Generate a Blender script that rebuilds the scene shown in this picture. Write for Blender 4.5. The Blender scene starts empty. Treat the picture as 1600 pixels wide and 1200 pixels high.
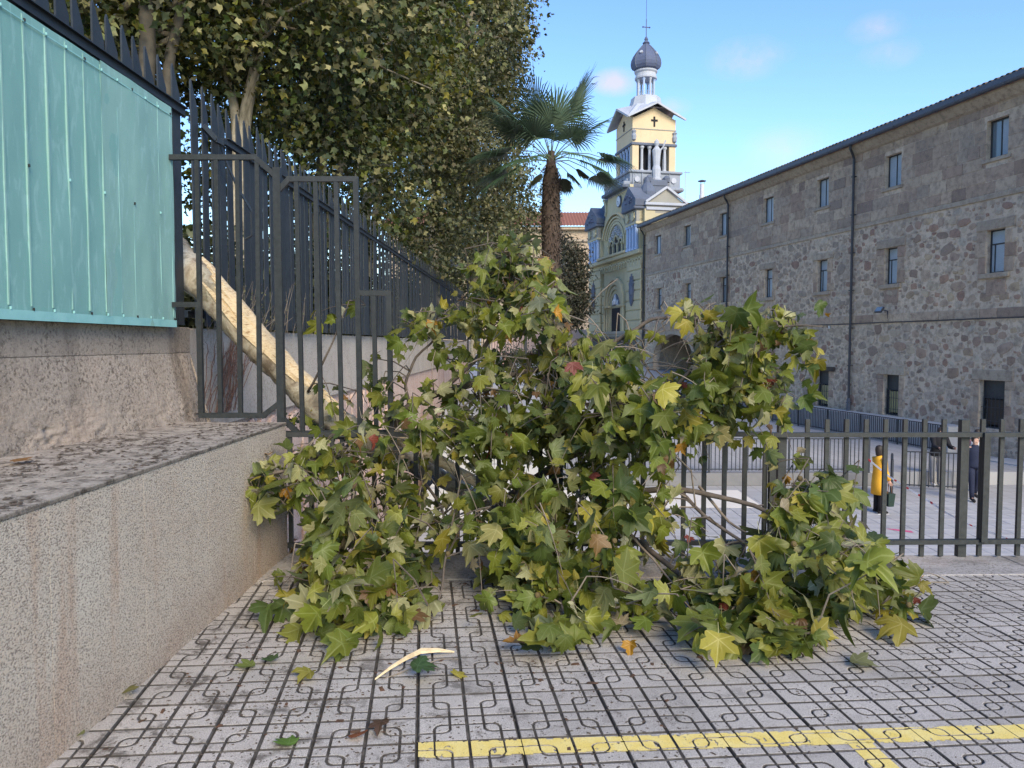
import bpy, math, random
import numpy as np
from mathutils import Vector, Matrix, Euler, noise

random.seed(7)
rng = np.random.default_rng(7)
R = math.radians
scene = bpy.context.scene

# ------------------------------------------------------------------ camera
FPX, CAMH = 1200.0, 1.55
PITCH = math.atan(63 / 1200.0)
cam_data = bpy.data.cameras.new('camera')
cam = bpy.data.objects.new('camera', cam_data)
scene.collection.objects.link(cam)
cam_data.sensor_width = 36.0
cam_data.lens = 27.0
cam_data.clip_start, cam_data.clip_end = 0.05, 3000
cam.location = (0, 0, CAMH)
cam.rotation_euler = (R(90) - PITCH, 0, 0)
scene.camera = cam

# ------------------------------------------------------------------ sky, sun, exposure
SUN_EL, SUN_AZ = 32.0, 159.0          # azimuth clockwise from +Y
world = bpy.data.worlds.new('World')
scene.world = world
world.use_nodes = True
wn, wl = world.node_tree.nodes, world.node_tree.links
wn.clear()
w_out = wn.new('ShaderNodeOutputWorld')
w_bg = wn.new('ShaderNodeBackground')
w_bg.inputs['Strength'].default_value = 0.115
sky = wn.new('ShaderNodeTexSky')
sky.sky_type = 'NISHITA'
sky.sun_disc = False
sky.sun_elevation = R(SUN_EL)
sky.sun_rotation = R(SUN_AZ)
sky.altitude = 0.8
sky.air_density, sky.dust_density, sky.ozone_density = 1.3, 0.1, 4.5
w_tc = wn.new('ShaderNodeTexCoord')


def wmath(op, a, b=None, c=None):
    n = wn.new('ShaderNodeMath')
    n.operation = op
    for i, s in enumerate((a, b, c)):
        if s is None:
            continue
        if isinstance(s, (int, float)):
            n.inputs[i].default_value = s
        else:
            wl.new(s, n.inputs[i])
    return n.outputs[0]


def ray(u, v):
    xc, yc = (u - 800) / FPX, (600 - v) / FPX
    return Vector((xc, math.cos(PITCH) + yc * math.sin(PITCH), -math.sin(PITCH) + yc * math.cos(PITCH)))


w_noise = wn.new('ShaderNodeTexNoise')
w_noise.inputs['Scale'].default_value = 9.0
w_noise.inputs['Detail'].default_value = 7.0
w_noise.inputs['Roughness'].default_value = 0.6
wl.new(w_tc.outputs['Generated'], w_noise.inputs['Vector'])
cloud = None
for (cu, cv, rad, amp) in ((962, 128, .034, 1.0), (1050, 168, .026, .5), (1165, 92, .05, .75), (1205, 84, .03, .5),
                           (1372, 44, .035, .6), (1390, 84, .035, .5), (1290, 330, .05, .25), (1230, 232, .06, .3)):
    d = ray(cu, cv).normalized()
    vm = wn.new('ShaderNodeVectorMath')
    vm.operation = 'SUBTRACT'
    wl.new(w_tc.outputs['Generated'], vm.inputs[0])
    vm.inputs[1].default_value = d
    sc_ = wn.new('ShaderNodeVectorMath')
    sc_.operation = 'MULTIPLY'
    wl.new(vm.outputs[0], sc_.inputs[0])
    sc_.inputs[1].default_value = (1 / rad, 1 / rad, 1.9 / rad)
    ln = wn.new('ShaderNodeVectorMath')
    ln.operation = 'LENGTH'
    wl.new(sc_.outputs[0], ln.inputs[0])
    m = wmath('MULTIPLY', wmath('MAXIMUM', wmath('SUBTRACT', 1.0, ln.outputs['Value']), 0.0), amp)
    cloud = m if cloud is None else wmath('MAXIMUM', cloud, m)
cfac = wmath('MULTIPLY', cloud, wmath('MULTIPLY_ADD', w_noise.outputs['Fac'], 4.2, -1.6))
cfac = wmath('MINIMUM', wmath('MAXIMUM', cfac, 0.0), 0.6)
w_mix = wn.new('ShaderNodeMix')
w_mix.data_type = 'RGBA'
wl.new(cfac, w_mix.inputs['Factor'])
w_hs = wn.new('ShaderNodeHueSaturation')
w_hs.inputs['Hue'].default_value = 0.512
w_hs.inputs['Saturation'].default_value = 1.14
w_hs.inputs['Value'].default_value = 1.0
wl.new(sky.outputs[0], w_hs.inputs['Color'])
wl.new(w_hs.outputs[0], w_mix.inputs['A'])
w_mix.inputs['B'].default_value = (3.6, 2.9, 3.2, 1)
wl.new(w_mix.outputs['Result'], w_bg.inputs['Color'])
wl.new(w_bg.outputs[0], w_out.inputs[0])

sun_data = bpy.data.lights.new('sun', 'SUN')
sun_data.energy = 2.1
sun_data.angle = R(30)
sun_data.color = (1.0, 0.84, 0.62)
sun = bpy.data.objects.new('sun', sun_data)
scene.collection.objects.link(sun)
az, el = R(SUN_AZ), R(SUN_EL)
sd = Vector((math.sin(az) * math.cos(el), math.cos(az) * math.cos(el), math.sin(el)))
sun.rotation_euler = sd.to_track_quat('Z', 'Y').to_euler()

scene.view_settings.view_transform = 'Standard'
scene.view_settings.look = 'None'
scene.view_settings.exposure = 1.33
scene.view_settings.gamma = 1.0
scene.view_settings.use_curve_mapping = False
scene.render.engine = 'CYCLES'
scene.cycles.max_bounces = 6
scene.cycles.transparent_max_bounces = 8

COL = scene.collection

# ------------------------------------------------------------------ helpers
def P(u, v, y):
    """the point at depth y that is seen where the photograph has (u, v)"""
    r = ray(u, v)
    return Vector((0, 0, CAMH)) + r * (y / r.y)


def ground(u, v, z=0.0):
    r = ray(u, v)
    return Vector((0, 0, CAMH)) + r * ((z - CAMH) / r.z)


def empty(name, label, cat, loc=(0, 0, 0), rz=0.0, group=None, kind=None):
    o = bpy.data.objects.new(name, None)
    o.empty_display_size = .2
    o.location = loc
    o.rotation_euler = (0, 0, rz)
    COL.objects.link(o)
    tag(o, label, cat, group, kind)
    return o


def tag(o, label=None, cat=None, group=None, kind=None):
    if label:
        o['label'] = label
    if cat:
        o['category'] = cat
    if group:
        o['group'] = group
    if kind:
        o['kind'] = kind
    return o


def link(name, me, parent=None, loc=(0, 0, 0), rot=(0, 0, 0), scale=(1, 1, 1), kind=None):
    o = bpy.data.objects.new(name, me)
    COL.objects.link(o)
    o.location, o.rotation_euler, o.scale = loc, rot, scale
    if parent is not None:
        o.parent = parent
    if kind:
        o['kind'] = kind
    return o


class MB:
    """collects shapes, then links them as one mesh object"""
    def __init__(self, M=None):
        self.v, self.f, self.M = [], [], M

    def add(self, vs, fs):
        n = len(self.v)
        if self.M is not None:
            vs = [self.M @ Vector(p) for p in vs]
        self.v.extend(tuple(p) for p in vs)
        self.f.extend(tuple(i + n for i in f) for f in fs)
        return self

    def box(self, x0, x1, y0, y1, z0, z1, b=0.0):
        if b <= 0:
            vs = [(x, y, z) for z in (z0, z1) for y in (y0, y1) for x in (x0, x1)]
            fs = [(0, 2, 3, 1), (4, 5, 7, 6), (0, 1, 5, 4), (2, 6, 7, 3), (0, 4, 6, 2), (1, 3, 7, 5)]
            return self.add(vs, fs)
        # chamfered box
        vs, idx = [], {}
        for sx in (0, 1):
            for sy in (0, 1):
                for sz in (0, 1):
                    X, Y, Z = (x0, x1)[sx], (y0, y1)[sy], (z0, z1)[sz]
                    dx, dy, dz = (b, -b)[sx], (b, -b)[sy], (b, -b)[sz]
                    idx[sx, sy, sz, 0] = len(vs); vs.append((X, Y + dy, Z + dz))
                    idx[sx, sy, sz, 1] = len(vs); vs.append((X + dx, Y, Z + dz))
                    idx[sx, sy, sz, 2] = len(vs); vs.append((X + dx, Y + dy, Z))
        g = lambda *k: idx[k]
        fs = []
        for s in (0, 1):
            q = [(0, 0), (1, 0), (1, 1), (0, 1)]
            fx = [g(s, a, c, 0) for a, c in q]; fy = [g(a, s, c, 1) for a, c in q]; fz = [g(a, c, s, 2) for a, c in q]
            fs += [fx if s else fx[::-1], fy[::-1] if s else fy, fz if s else fz[::-1]]
        for a in (0, 1):
            for c in (0, 1):
                fs.append((g(a, c, 0, 0), g(a, c, 1, 0), g(a, c, 1, 1), g(a, c, 0, 1)))
                fs.append((g(a, 0, c, 0), g(a, 1, c, 0), g(a, 1, c, 2), g(a, 0, c, 2)))
                fs.append((g(0, a, c, 1), g(1, a, c, 1), g(1, a, c, 2), g(0, a, c, 2)))
        for k in [(a, c, d) for a in (0, 1) for c in (0, 1) for d in (0, 1)]:
            fs.append((g(*k, 0), g(*k, 1), g(*k, 2)))
        return self.add(vs, fs)

    def bar(self, a, b, w, d=None, up=(0, 0, 1)):
        """rectangular bar from a to b, w across, d deep"""
        a, b = Vector(a), Vector(b)
        d = w if d is None else d
        t = (b - a).normalized()
        u = Vector(up)
        if abs(t.dot(u)) > .98:
            u = Vector((0, 1, 0))
        s = t.cross(u).normalized()
        n = s.cross(t).normalized()
        vs = []
        for p in (a, b):
            for i, j in ((-1, -1), (1, -1), (1, 1), (-1, 1)):
                vs.append(p + s * (i * w / 2) + n * (j * d / 2))
        return self.add(vs, [(3, 2, 1, 0), (4, 5, 6, 7), (0, 1, 5, 4), (1, 2, 6, 5), (2, 3, 7, 6), (3, 0, 4, 7)])

    def tube(self, pts, rad, n=6, cap=True):
        pts = [Vector(p) for p in pts]
        if isinstance(rad, (int, float)):
            rad = [rad] * len(pts)
        vs, fs = [], []
        prev = None
        for i, p in enumerate(pts):
            t = (pts[min(i + 1, len(pts) - 1)] - pts[max(i - 1, 0)])
            if t.length < 1e-9:
                t = Vector((0, 0, 1))
            t.normalize()
            if prev is None:
                a = Vector((0, 0, 1)) if abs(t.z) < .9 else Vector((1, 0, 0))
                prev = t.cross(a).normalized()
            s = (prev - t * prev.dot(t)).normalized()
            prev = s
            q = t.cross(s)
            for k in range(n):
                an = 2 * math.pi * k / n
                vs.append(p + (s * math.cos(an) + q * math.sin(an)) * rad[i])
        for i in range(len(pts) - 1):
            for k in range(n):
                k2 = (k + 1) % n
                fs.append((i * n + k, i * n + k2, (i + 1) * n + k2, (i + 1) * n + k))
        if cap:
            fs.append(tuple(range(n))[::-1])
            fs.append(tuple((len(pts) - 1) * n + k for k in range(n)))
        return self.add(vs, fs)

    def lathe(self, prof, n=16, c=(0, 0, 0), a0=0.0, sx=1.0, sy=1.0):
        vs, fs = [], []
        for r, z in prof:
            for k in range(n):
                an = a0 + 2 * math.pi * k / n
                vs.append((c[0] + r * sx * math.cos(an), c[1] + r * sy * math.sin(an), c[2] + z))
        for i in range(len(prof) - 1):
            for k in range(n):
                k2 = (k + 1) % n
                fs.append((i * n + k, i * n + k2, (i + 1) * n + k2, (i + 1) * n + k))
        fs.append(tuple(range(n))[::-1])
        fs.append(tuple((len(prof) - 1) * n + k for k in range(n)))
        return self.add(vs, fs)

    def ext(self, poly, vec):
        """closed polygon swept along vec"""
        n = len(poly)
        vec = Vector(vec)
        vs = [Vector(p) for p in poly] + [Vector(p) + vec for p in poly]
        fs = [tuple(range(n))[::-1], tuple(range(n, 2 * n))]
        for i in range(n):
            j = (i + 1) % n
            fs.append((i, j, n + j, n + i))
        return self.add(vs, fs)

    def strip(self, A, B, vec):
        """band between the polylines A and B swept along vec (an arch ring)"""
        n = len(A)
        vec = Vector(vec)
        vs = [Vector(p) for p in A] + [Vector(p) for p in B]
        vs += [p + vec for p in vs]
        fs = []
        for i in range(n - 1):
            fs.append((i, i + 1, n + i + 1, n + i))
            fs.append((2 * n + i, 3 * n + i, 3 * n + i + 1, 2 * n + i + 1))
            fs.append((i, 2 * n + i, 2 * n + i + 1, i + 1))
            fs.append((n + i, n + i + 1, 3 * n + i + 1, 3 * n + i))
        for i in (0, n - 1):
            fs.append((i, n + i, 3 * n + i, 2 * n + i))
        return self.add(vs, fs)

    def mesh(self, name, m=None, smooth=False):
        me = bpy.data.meshes.new(name)
        me.from_pydata(self.v, [], self.f)
        me.update()
        if smooth:
            me.polygons.foreach_set('use_smooth', [True] * len(me.polygons))
        if m is not None:
            me.materials.append(m)
        fix_normals(me)
        return me

    def build(self, name, m=None, parent=None, smooth=False, kind=None, **k):
        return link(name, self.mesh(name, m, smooth), parent, kind=kind, **k)


import bmesh


def fix_normals(me):
    if len(me.polygons) > 60000:
        return
    bm = bmesh.new()
    bm.from_mesh(me)
    bmesh.ops.recalc_face_normals(bm, faces=bm.faces)
    bm.to_mesh(me)
    bm.free()


def np_mesh(name, V, F, m=None, attrs=None, smooth=False):
    """fast mesh from numpy arrays; F is (n, k)"""
    me = bpy.data.meshes.new(name)
    V = np.asarray(V, np.float32)
    F = np.asarray(F, np.int32)
    n, k = F.shape
    me.vertices.add(len(V))
    me.vertices.foreach_set('co', V.ravel())
    me.loops.add(n * k)
    me.loops.foreach_set('vertex_index', F.ravel())
    me.polygons.add(n)
    me.polygons.foreach_set('loop_start', np.arange(n, dtype=np.int32) * k)
    if smooth:
        me.polygons.foreach_set('use_smooth', np.ones(n, bool))
    for nm, (typ, arr) in (attrs or {}).items():
        a = me.attributes.new(nm, typ, 'POINT')
        a.data.foreach_set('color' if typ == 'FLOAT_COLOR' else 'vector', np.asarray(arr, np.float32).ravel())
    me.update(calc_edges=True)
    me.validate()
    if m is not None:
        me.materials.append(m)
    return me


# ------------------------------------------------------------------ materials
class NT:
    def __init__(self, name):
        self.m = bpy.data.materials.new(name)
        self.m.use_nodes = True
        self.t = self.m.node_tree
        self.n, self.l = self.t.nodes, self.t.links
        self.b = self.n['Principled BSDF']
        self.out = self.n['Material Output']
        self.tc = self.n.new('ShaderNodeTexCoord')

    def put(self, sock, v):
        if isinstance(v, (int, float)):
            sock.default_value = v
        elif isinstance(v, (tuple, list)):
            sock.default_value = tuple(v) + ((1,) if len(v) == 3 and sock.type == 'RGBA' else ())
        else:
            self.l.new(v, sock)

    def math(self, op, a, b=None, c=None, clamp=False):
        n = self.n.new('ShaderNodeMath')
        n.operation = op
        n.use_clamp = clamp
        for i, s in enumerate((a, b, c)):
            if s is not None:
                self.put(n.inputs[i], s)
        return n.outputs[0]

    def mix(self, f, a, b, mode='MIX'):
        n = self.n.new('ShaderNodeMix')
        n.data_type = 'RGBA'
        n.blend_type = mode
        self.put(n.inputs['Factor'], f)
        self.put(n.inputs['A'], a)
        self.put(n.inputs['B'], b)
        return n.outputs['Result']

    def noise(self, scale, detail=5, rough=.6, vec=None, dist=0, stretch=None):
        n = self.n.new('ShaderNodeTexNoise')
        v = self.tc.outputs['Object'] if vec is None else vec
        if stretch:
            mp = self.n.new('ShaderNodeMapping')
            mp.inputs['Scale'].default_value = stretch
            self.l.new(v, mp.inputs[0])
            v = mp.outputs[0]
        self.l.new(v, n.inputs['Vector'])
        n.inputs['Scale'].default_value = scale
        n.inputs['Detail'].default_value = detail
        n.inputs['Roughness'].default_value = rough
        n.inputs['Distortion'].default_value = dist
        return n.outputs['Fac']

    def voro(self, scale, vec=None, out='Distance', feature='F1', rnd=1.0):
        n = self.n.new('ShaderNodeTexVoronoi')
        n.feature = feature
        self.l.new(self.tc.outputs['Object'] if vec is None else vec, n.inputs['Vector'])
        n.inputs['Scale'].default_value = scale
        n.inputs['Randomness'].default_value = rnd
        return n.outputs[out]

    def ramp(self, f, stops, interp='LINEAR'):
        n = self.n.new('ShaderNodeValToRGB')
        self.put(n.inputs[0], f)
        cr = n.color_ramp
        cr.interpolation = interp
        while len(cr.elements) < len(stops):
            cr.elements.new(.5)
        for e, (p, c) in zip(cr.elements, stops):
            e.position = p
            e.color = (c, c, c, 1) if isinstance(c, (int, float)) else tuple(c) + (1,)
        return n.outputs[0]

    def pos(self):
        return self.n.new('ShaderNodeNewGeometry').outputs['Position']

    def sep(self, vec):
        n = self.n.new('ShaderNodeSeparateXYZ')
        self.l.new(vec, n.inputs[0])
        return n.outputs

    def rand(self):
        return self.n.new('ShaderNodeObjectInfo').outputs['Random']

    def hsv(self, col, h=.5, s=1., v=1.):
        n = self.n.new('ShaderNodeHueSaturation')
        self.put(n.inputs['Hue'], h)
        self.put(n.inputs['Saturation'], s)
        self.put(n.inputs['Value'], v)
        self.put(n.inputs['Color'], col)
        return n.outputs[0]

    def bump(self, h, strength=.4, dist=.01, prev=None):
        n = self.n.new('ShaderNodeBump')
        n.inputs['Strength'].default_value = strength
        n.inputs['Distance'].default_value = dist
        self.put(n.inputs['Height'], h)
        if prev is not None:
            self.l.new(prev, n.inputs['Normal'])
        return n.outputs[0]

    def end(self, col, rough=.8, normal=None, metal=0.0, spec=.4):
        self.put(self.b.inputs['Base Color'], col)
        self.put(self.b.inputs['Roughness'], rough)
        self.b.inputs['Metallic'].default_value = metal
        self.b.inputs['Specular IOR Level'].default_value = spec
        if normal is not None:
            self.l.new(normal, self.b.inputs['Normal'])
        return self.m


def simple(name, c1, c2=None, scale=6, rough=.7, bump=0.2, bscale=60, vary=0.0, metal=0.0, spec=.4, dist=.004, world_space=False):
    t = NT(name)
    c2 = c2 or tuple(x * .75 for x in c1)
    vec = t.pos() if world_space else None
    col = t.mix(t.ramp(t.noise(scale, 6, .62, vec), [(.35, 0.), (.68, 1.)]), c1, c2)
    if vary:
        r = t.rand()
        col = t.hsv(col, v=t.math('MULTIPLY_ADD', r, 2 * vary, 1 - vary))
    nm = t.bump(t.noise(bscale, 6, .65, vec), bump, dist) if bump else None
    return t.end(col, rough, nm, metal, spec)
# ================================================================== materials of the near setting
def m_tile():
    t = NT('paving_concrete')
    ps = t.pos()
    r = t.rand()
    grain = t.noise(260, 4, .75, ps)
    patch = t.noise(2.3, 6, .65, ps)
    base = t.mix(t.ramp(patch, [(.3, 0.), (.7, 1.)]), (.385, .362, .325), (.50, .468, .42))
    base = t.mix(t.ramp(grain, [(.40, .85), (.52, 0.)]), base, (.17, .16, .145))
    base = t.mix(t.ramp(t.noise(260, 2, .5, ps), [(.62, 0.), (.72, .6)]), base, (.62, .6, .57))
    base = t.hsv(base, v=t.math('MULTIPLY_ADD', r, .16, .92))
    # soil washed over the slabs near the wall and under the branches
    x = t.sep(ps)
    near = t.ramp(t.math('ADD', x[0], 0.0), [(.0, 1.), (1., 0.)])
    soil = t.noise(5.5, 9, .72, ps, .4)
    lo = t.math('MULTIPLY', t.ramp(soil, [(.53, 0.), (.62, 1.)]), t.ramp(t.math('MULTIPLY_ADD', x[0], .25, .5), [(.2, 1.), (.9, .2)]))
    base = t.mix(t.math('MULTIPLY', lo, .8), base, (.07, .06, .05))
    spk = t.voro(38, ps)
    spm = t.math('MULTIPLY', t.ramp(spk, [(.12, 1.), (.2, 0.)]), t.ramp(t.noise(3.1, 4, .6, ps), [(.42, 0.), (.56, 1.)]))
    base = t.mix(t.math('MULTIPLY', spm, .85), base, (.045, .04, .035))
    oz = t.sep(t.tc.outputs['Object'])[2]
    groove = t.ramp(t.math('MULTIPLY_ADD', oz, 100.0, 1.0), [(.90, 1.), (.995, 0.)])
    base = t.mix(t.math('MULTIPLY', groove, t.ramp(t.noise(14, 5, .6, ps), [(.25, .72), (.6, .97)])), base, (.044, .040, .035))
    nm = t.bump(grain, .5, .003)
    return t.end(base, .85, nm, spec=.25)


def m_pebbledash():
    t = NT('pebble_dash')
    ps = t.pos()
    st = t.n.new('ShaderNodeMapping')
    t.l.new(ps, st.inputs[0])
    st.inputs['Rotation'].default_value = (.5, .4, .2)
    st.inputs['Scale'].default_value = (1, 1, 1.7)
    v1 = t.noise(98, 4, .62, st.outputs[0])
    v2 = t.noise(150, 3, .6, st.outputs[0])
    patch = t.noise(1.6, 5, .6, ps)
    base = t.mix(t.ramp(patch, [(.35, 0.), (.65, 1.)]), (.56, .48, .39), (.62, .565, .475))
    low = t.ramp(t.sep(ps)[2], [(.03, 1.), (.42, 0.)])
    wet = t.math('MULTIPLY', low, t.ramp(t.noise(3.5, 5, .6, ps), [(.3, .35), (.65, 1.)]))
    base = t.mix(wet, base, (.44, .345, .27))
    rust = t.math('MULTIPLY', t.ramp(t.noise(2.2, 4, .6, ps, stretch=(1, 3.2, .35)), [(.54, 0.), (.68, .7)]), 1.0)
    base = t.mix(rust, base, (.5, .36, .26))
    pit = t.ramp(v1, [(.40, 1.), (.51, 0.)])
    base = t.mix(t.math('MULTIPLY', pit, .9), base, (.185, .155, .13))
    base = t.mix(t.ramp(v2, [(.55, 0.), (.66, .7)]), base, (.72, .67, .59))
    nm = t.bump(v1, 1.0, .012)
    nm = t.bump(v2, .5, .004, nm)
    return t.end(base, .9, nm, spec=.2)


def m_ledge():
    t = NT('ledge_concrete')
    ps = t.pos()
    a = t.noise(11, 9, .76, ps, .3)
    b = t.noise(60, 6, .7, ps)
    base = t.mix(t.ramp(b, [(.3, 0.), (.7, 1.)]), (.30, .265, .225), (.44, .395, .34))
    base = t.mix(t.ramp(a, [(.46, 0.), (.6, .85)]), base, (.085, .07, .056))
    base = t.mix(t.ramp(t.noise(170, 3, .6, ps), [(.6, 0.), (.7, .85)]), base, (.05, .043, .037))
    return t.end(base, .92, t.bump(b, .6, .01), spec=.2)


def m_rough_concrete(name, c1, c2, dark, crumb=1.0):
    t = NT(name)
    ps = t.pos()
    a = t.noise(2.2, 7, .65, ps)
    b = t.noise(46, 8, .74, ps)
    fine = t.noise(170, 4, .7, ps)
    base = t.mix(t.ramp(a, [(.32, 0.), (.66, 1.)]), c1, c2)
    zone = t.ramp(t.noise(3.2, 5, .6, ps), [(.34, .3), (.56, 1.)])
    base = t.mix(t.math('MULTIPLY', t.ramp(b, [(.40, .95), (.50, 0.)]), zone), base, dark)
    stain = t.noise(1.5, 7, .68, ps, stretch=(1, 2.2, .45))
    base = t.mix(t.ramp(stain, [(.5, 0.), (.66, .62)]), base, tuple(x * 1.1 for x in dark))
    warm = t.noise(1.1, 5, .6, ps)
    base = t.mix(t.ramp(warm, [(.5, 0.), (.7, .4)]), base, (c2[0] * 1.05, c2[1] * .88, c2[2] * .74))
    base = t.mix(t.ramp(fine, [(.36, .45), (.48, 0.)]), base, tuple(x * 1.4 for x in dark))
    base = t.mix(t.math('MULTIPLY', t.ramp(t.voro(85, ps), [(.1, .8), (.22, 0.)]), zone), base, tuple(min(1, x * 1.45) for x in c2))
    nm = t.bump(b, .8 * crumb, .014)
    nm = t.bump(fine, .6, .004, nm)
    return t.end(base, .92, nm, spec=.2)


def m_metal(name, c, rough=.45, vary=0.0):
    t = NT(name)
    n = t.noise(24, 6, .65, t.pos())
    col = t.mix(t.ramp(n, [(.35, 0.), (.75, 1.)]), c, tuple(x * 1.45 + .008 for x in c))
    col = t.mix(t.ramp(t.noise(90, 4, .6, t.pos()), [(.66, 0.), (.74, .7)]), col, (.11, .085, .06))
    if vary:
        col = t.hsv(col, v=t.math('MULTIPLY_ADD', t.rand(), 2 * vary, 1 - vary))
    return t.end(col, t.math('MULTIPLY_ADD', n, .3, rough - .12), t.bump(n, .12, .002), 0.0, .35)


def m_screen(name, c1, c2):
    t = NT(name)
    ps = t.pos()
    weave = t.noise(900, 2, .5, ps)
    a = t.noise(2.4, 6, .6, ps, stretch=(1, 1.6, .6))
    worn = t.noise(5, 5, .6, ps, 1.0, stretch=(1, 3.5, .8))
    base = t.mix(t.ramp(a, [(.35, 0.), (.68, 1.)]), c1, c2)
    base = t.mix(t.ramp(worn, [(.54, 0.), (.62, .4)]), base, (.33, .55, .54))
    base = t.mix(t.ramp(weave, [(.4, .35), (.6, 0.)]), base, tuple(x * .6 for x in c1))
    line = t.noise(1.0, 3, .5, ps, stretch=(1, .4, 90))
    base = t.mix(t.ramp(line, [(.58, 0.), (.7, .12)]), base, (.15, .3, .3))
    return t.end(base, .7, t.bump(weave, .25, .001), spec=.25)


TILE, PEB, LEDGE = m_tile(), m_pebbledash(), m_ledge()
ROUGH = m_rough_concrete('rough_concrete', (.35, .30, .25), (.45, .39, .33), (.11, .09, .072))
BAND = m_rough_concrete('coping_concrete', (.29, .25, .21), (.37, .325, .275), (.12, .10, .085), .8)
PLASTER = m_rough_concrete('wall_render', (.42, .37, .31), (.5, .45, .38), (.24, .2, .16), .6)
CLAD = m_rough_concrete('pink_cladding', (.5, .36, .29), (.6, .5, .42), (.34, .18, .13), .8)
FENCE = m_metal('fence_paint', (.017, .023, .028), .55, .18)
RAILM = m_metal('railing_paint', (.026, .030, .030), .5, .12)
GRIM = m_metal('grille_paint', (.013, .017, .019), .5, .1)
RAMPM = m_metal('ramp_railing_paint', (.022, .028, .036), .5)
SCR1 = m_screen('green_mesh', (.175, .365, .34), (.215, .42, .395))
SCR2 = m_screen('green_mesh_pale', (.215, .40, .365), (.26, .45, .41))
HEM = simple('green_hem', (.26, .52, .51), (.2, .44, .44), 9, .6, .1, 200)
KERBM = m_rough_concrete('kerb_concrete', (.33, .315, .295), (.43, .41, .385), (.13, .12, .105), .6)
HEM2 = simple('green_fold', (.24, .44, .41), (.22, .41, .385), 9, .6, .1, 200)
SOIL = simple('joint_soil', (.05, .044, .038), (.085, .075, .062), 20, .95, .5, 90, world_space=True)

# ================================================================== terrace paving
TILT = 0.016
O2 = Vector((-0.367, 2.897, 0))
E1 = Vector((-0.115, 0.9934, 0))          # away from the camera
E2 = Vector((0.9934, 0.115, 0))           # to the right
tilt_ang = math.atan(TILT)
terr = empty('terrace', 'grey patterned concrete paving of the upper terrace', None, (0, 0, 0), kind='structure')
del terr['label']


def tile_mesh():
    S, N = .4, 100
    g = np.linspace(.002, S - .002, N + 1)
    X, Y = np.meshgrid(g, g, indexing='ij')
    D = np.full(X.shape, 9.0)

    def segd(ax, ay, bx, by):
        px, py = X - ax, Y - ay
        dx, dy = bx - ax, by - ay
        h = np.clip((px * dx + py * dy) / (dx * dx + dy * dy + 1e-12), 0, 1)
        return np.hypot(px - dx * h, py - dy * h)
    for q in (0, S / 2, S):
        D = np.minimum(D, np.abs(X - q) - (.0012 if q in (0, S) else .0))
        D = np.minimum(D, np.abs(Y - q) - (.0012 if q in (0, S) else .0))
    c, rr = .2, .035
    lo, hi = .34 * c, .66 * c
    M_ = np.full(X.shape, 9.0)
    for i in (0, 1):
        for j in (0, 1):
            def tr(p):
                u, v = p
                return ((c - u if i else u) + i * c, (c - v if j else v) + j * c)
            arc1 = [(lo + rr - rr * math.cos(a), hi - rr + rr * math.sin(a)) for a in np.linspace(0, math.pi / 2, 6)]
            A = [(lo, 0)] + arc1 + [(c, hi)]
            arc2 = [(hi - rr + rr * math.cos(a), lo + rr - rr * math.sin(a)) for a in np.linspace(0, math.pi / 2, 6)]
            B = [(hi, c)] + arc2 + [(0, lo)]
            for pl in (A, B):
                pl = [tr(p) for p in pl]
                for a, b in zip(pl[:-1], pl[1:]):
                    M_ = np.minimum(M_, segd(*a, *b))
    def prof(d, w, dep):
        t = np.clip((d - w * .55) / (w * .12), 0, 1)
        return -dep * (1 - t)
    Z = np.minimum(prof(D, .0074, .0095), prof(M_, .0062, .0085))
    n = N + 1
    V = np.stack([X, Y, Z], -1).reshape(-1, 3)
    ii, jj = np.meshgrid(np.arange(N), np.arange(N), indexing='ij')
    a = (ii * n + jj).ravel()
    F = np.stack([a, a + n, a + n + 1, a + 1], -1)
    # skirt
    ring = [i * n for i in range(n)] + [(n - 1) * n + j for j in range(1, n)] + [i * n + n - 1 for i in range(n - 2, -1, -1)] + [j for j in range(n - 2, 0, -1)]
    base = len(V)
    V2 = V[ring].copy()
    V2[:, 2] = -.03
    k = len(ring)
    F2 = np.array([(ring[i], base + i, base + (i + 1) % k, ring[(i + 1) % k]) for i in range(k)])
    return np_mesh('paving_tile', np.vstack([V, V2]), np.vstack([F, F2]), TILE, smooth=False), Z


tme, TZ = tile_mesh()
Rt = Matrix((E2, E1, E2.cross(E1))).transposed().to_4x4()
Rt = Matrix.Rotation(tilt_ang, 4, 'Y') @ Rt
for i in range(-4, 15):
    for j in range(-3, 6):
        p = O2 + E2 * (.4 * i) + E1 * (.4 * j)
        if p.x + .4 < -1.72 or p.y > 5.05 + .08 * p.x or p.y < .9:
            continue
        p.z = -TILT * p.x
        o = link('paving_tile', tme, terr)
        rz = Matrix.Rotation(random.gauss(0, .0018), 4, 'X') @ Matrix.Rotation(random.gauss(0, .0018), 4, 'Y')
        o.matrix_world = Matrix.Translation(p + Vector((0, 0, random.gauss(0, .0005)))) @ Rt @ rz
b = MB()
b.add([(-3, -12, .04), (30, -12, -.5), (30, 7.4, -.5), (-3, 4.78, .04)], [(0, 1, 2, 3)])
b.v = [(x, y, -TILT * x - .013) for x, y, z in b.v]
b.build('bedding', SOIL, terr, kind='structure')

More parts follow.
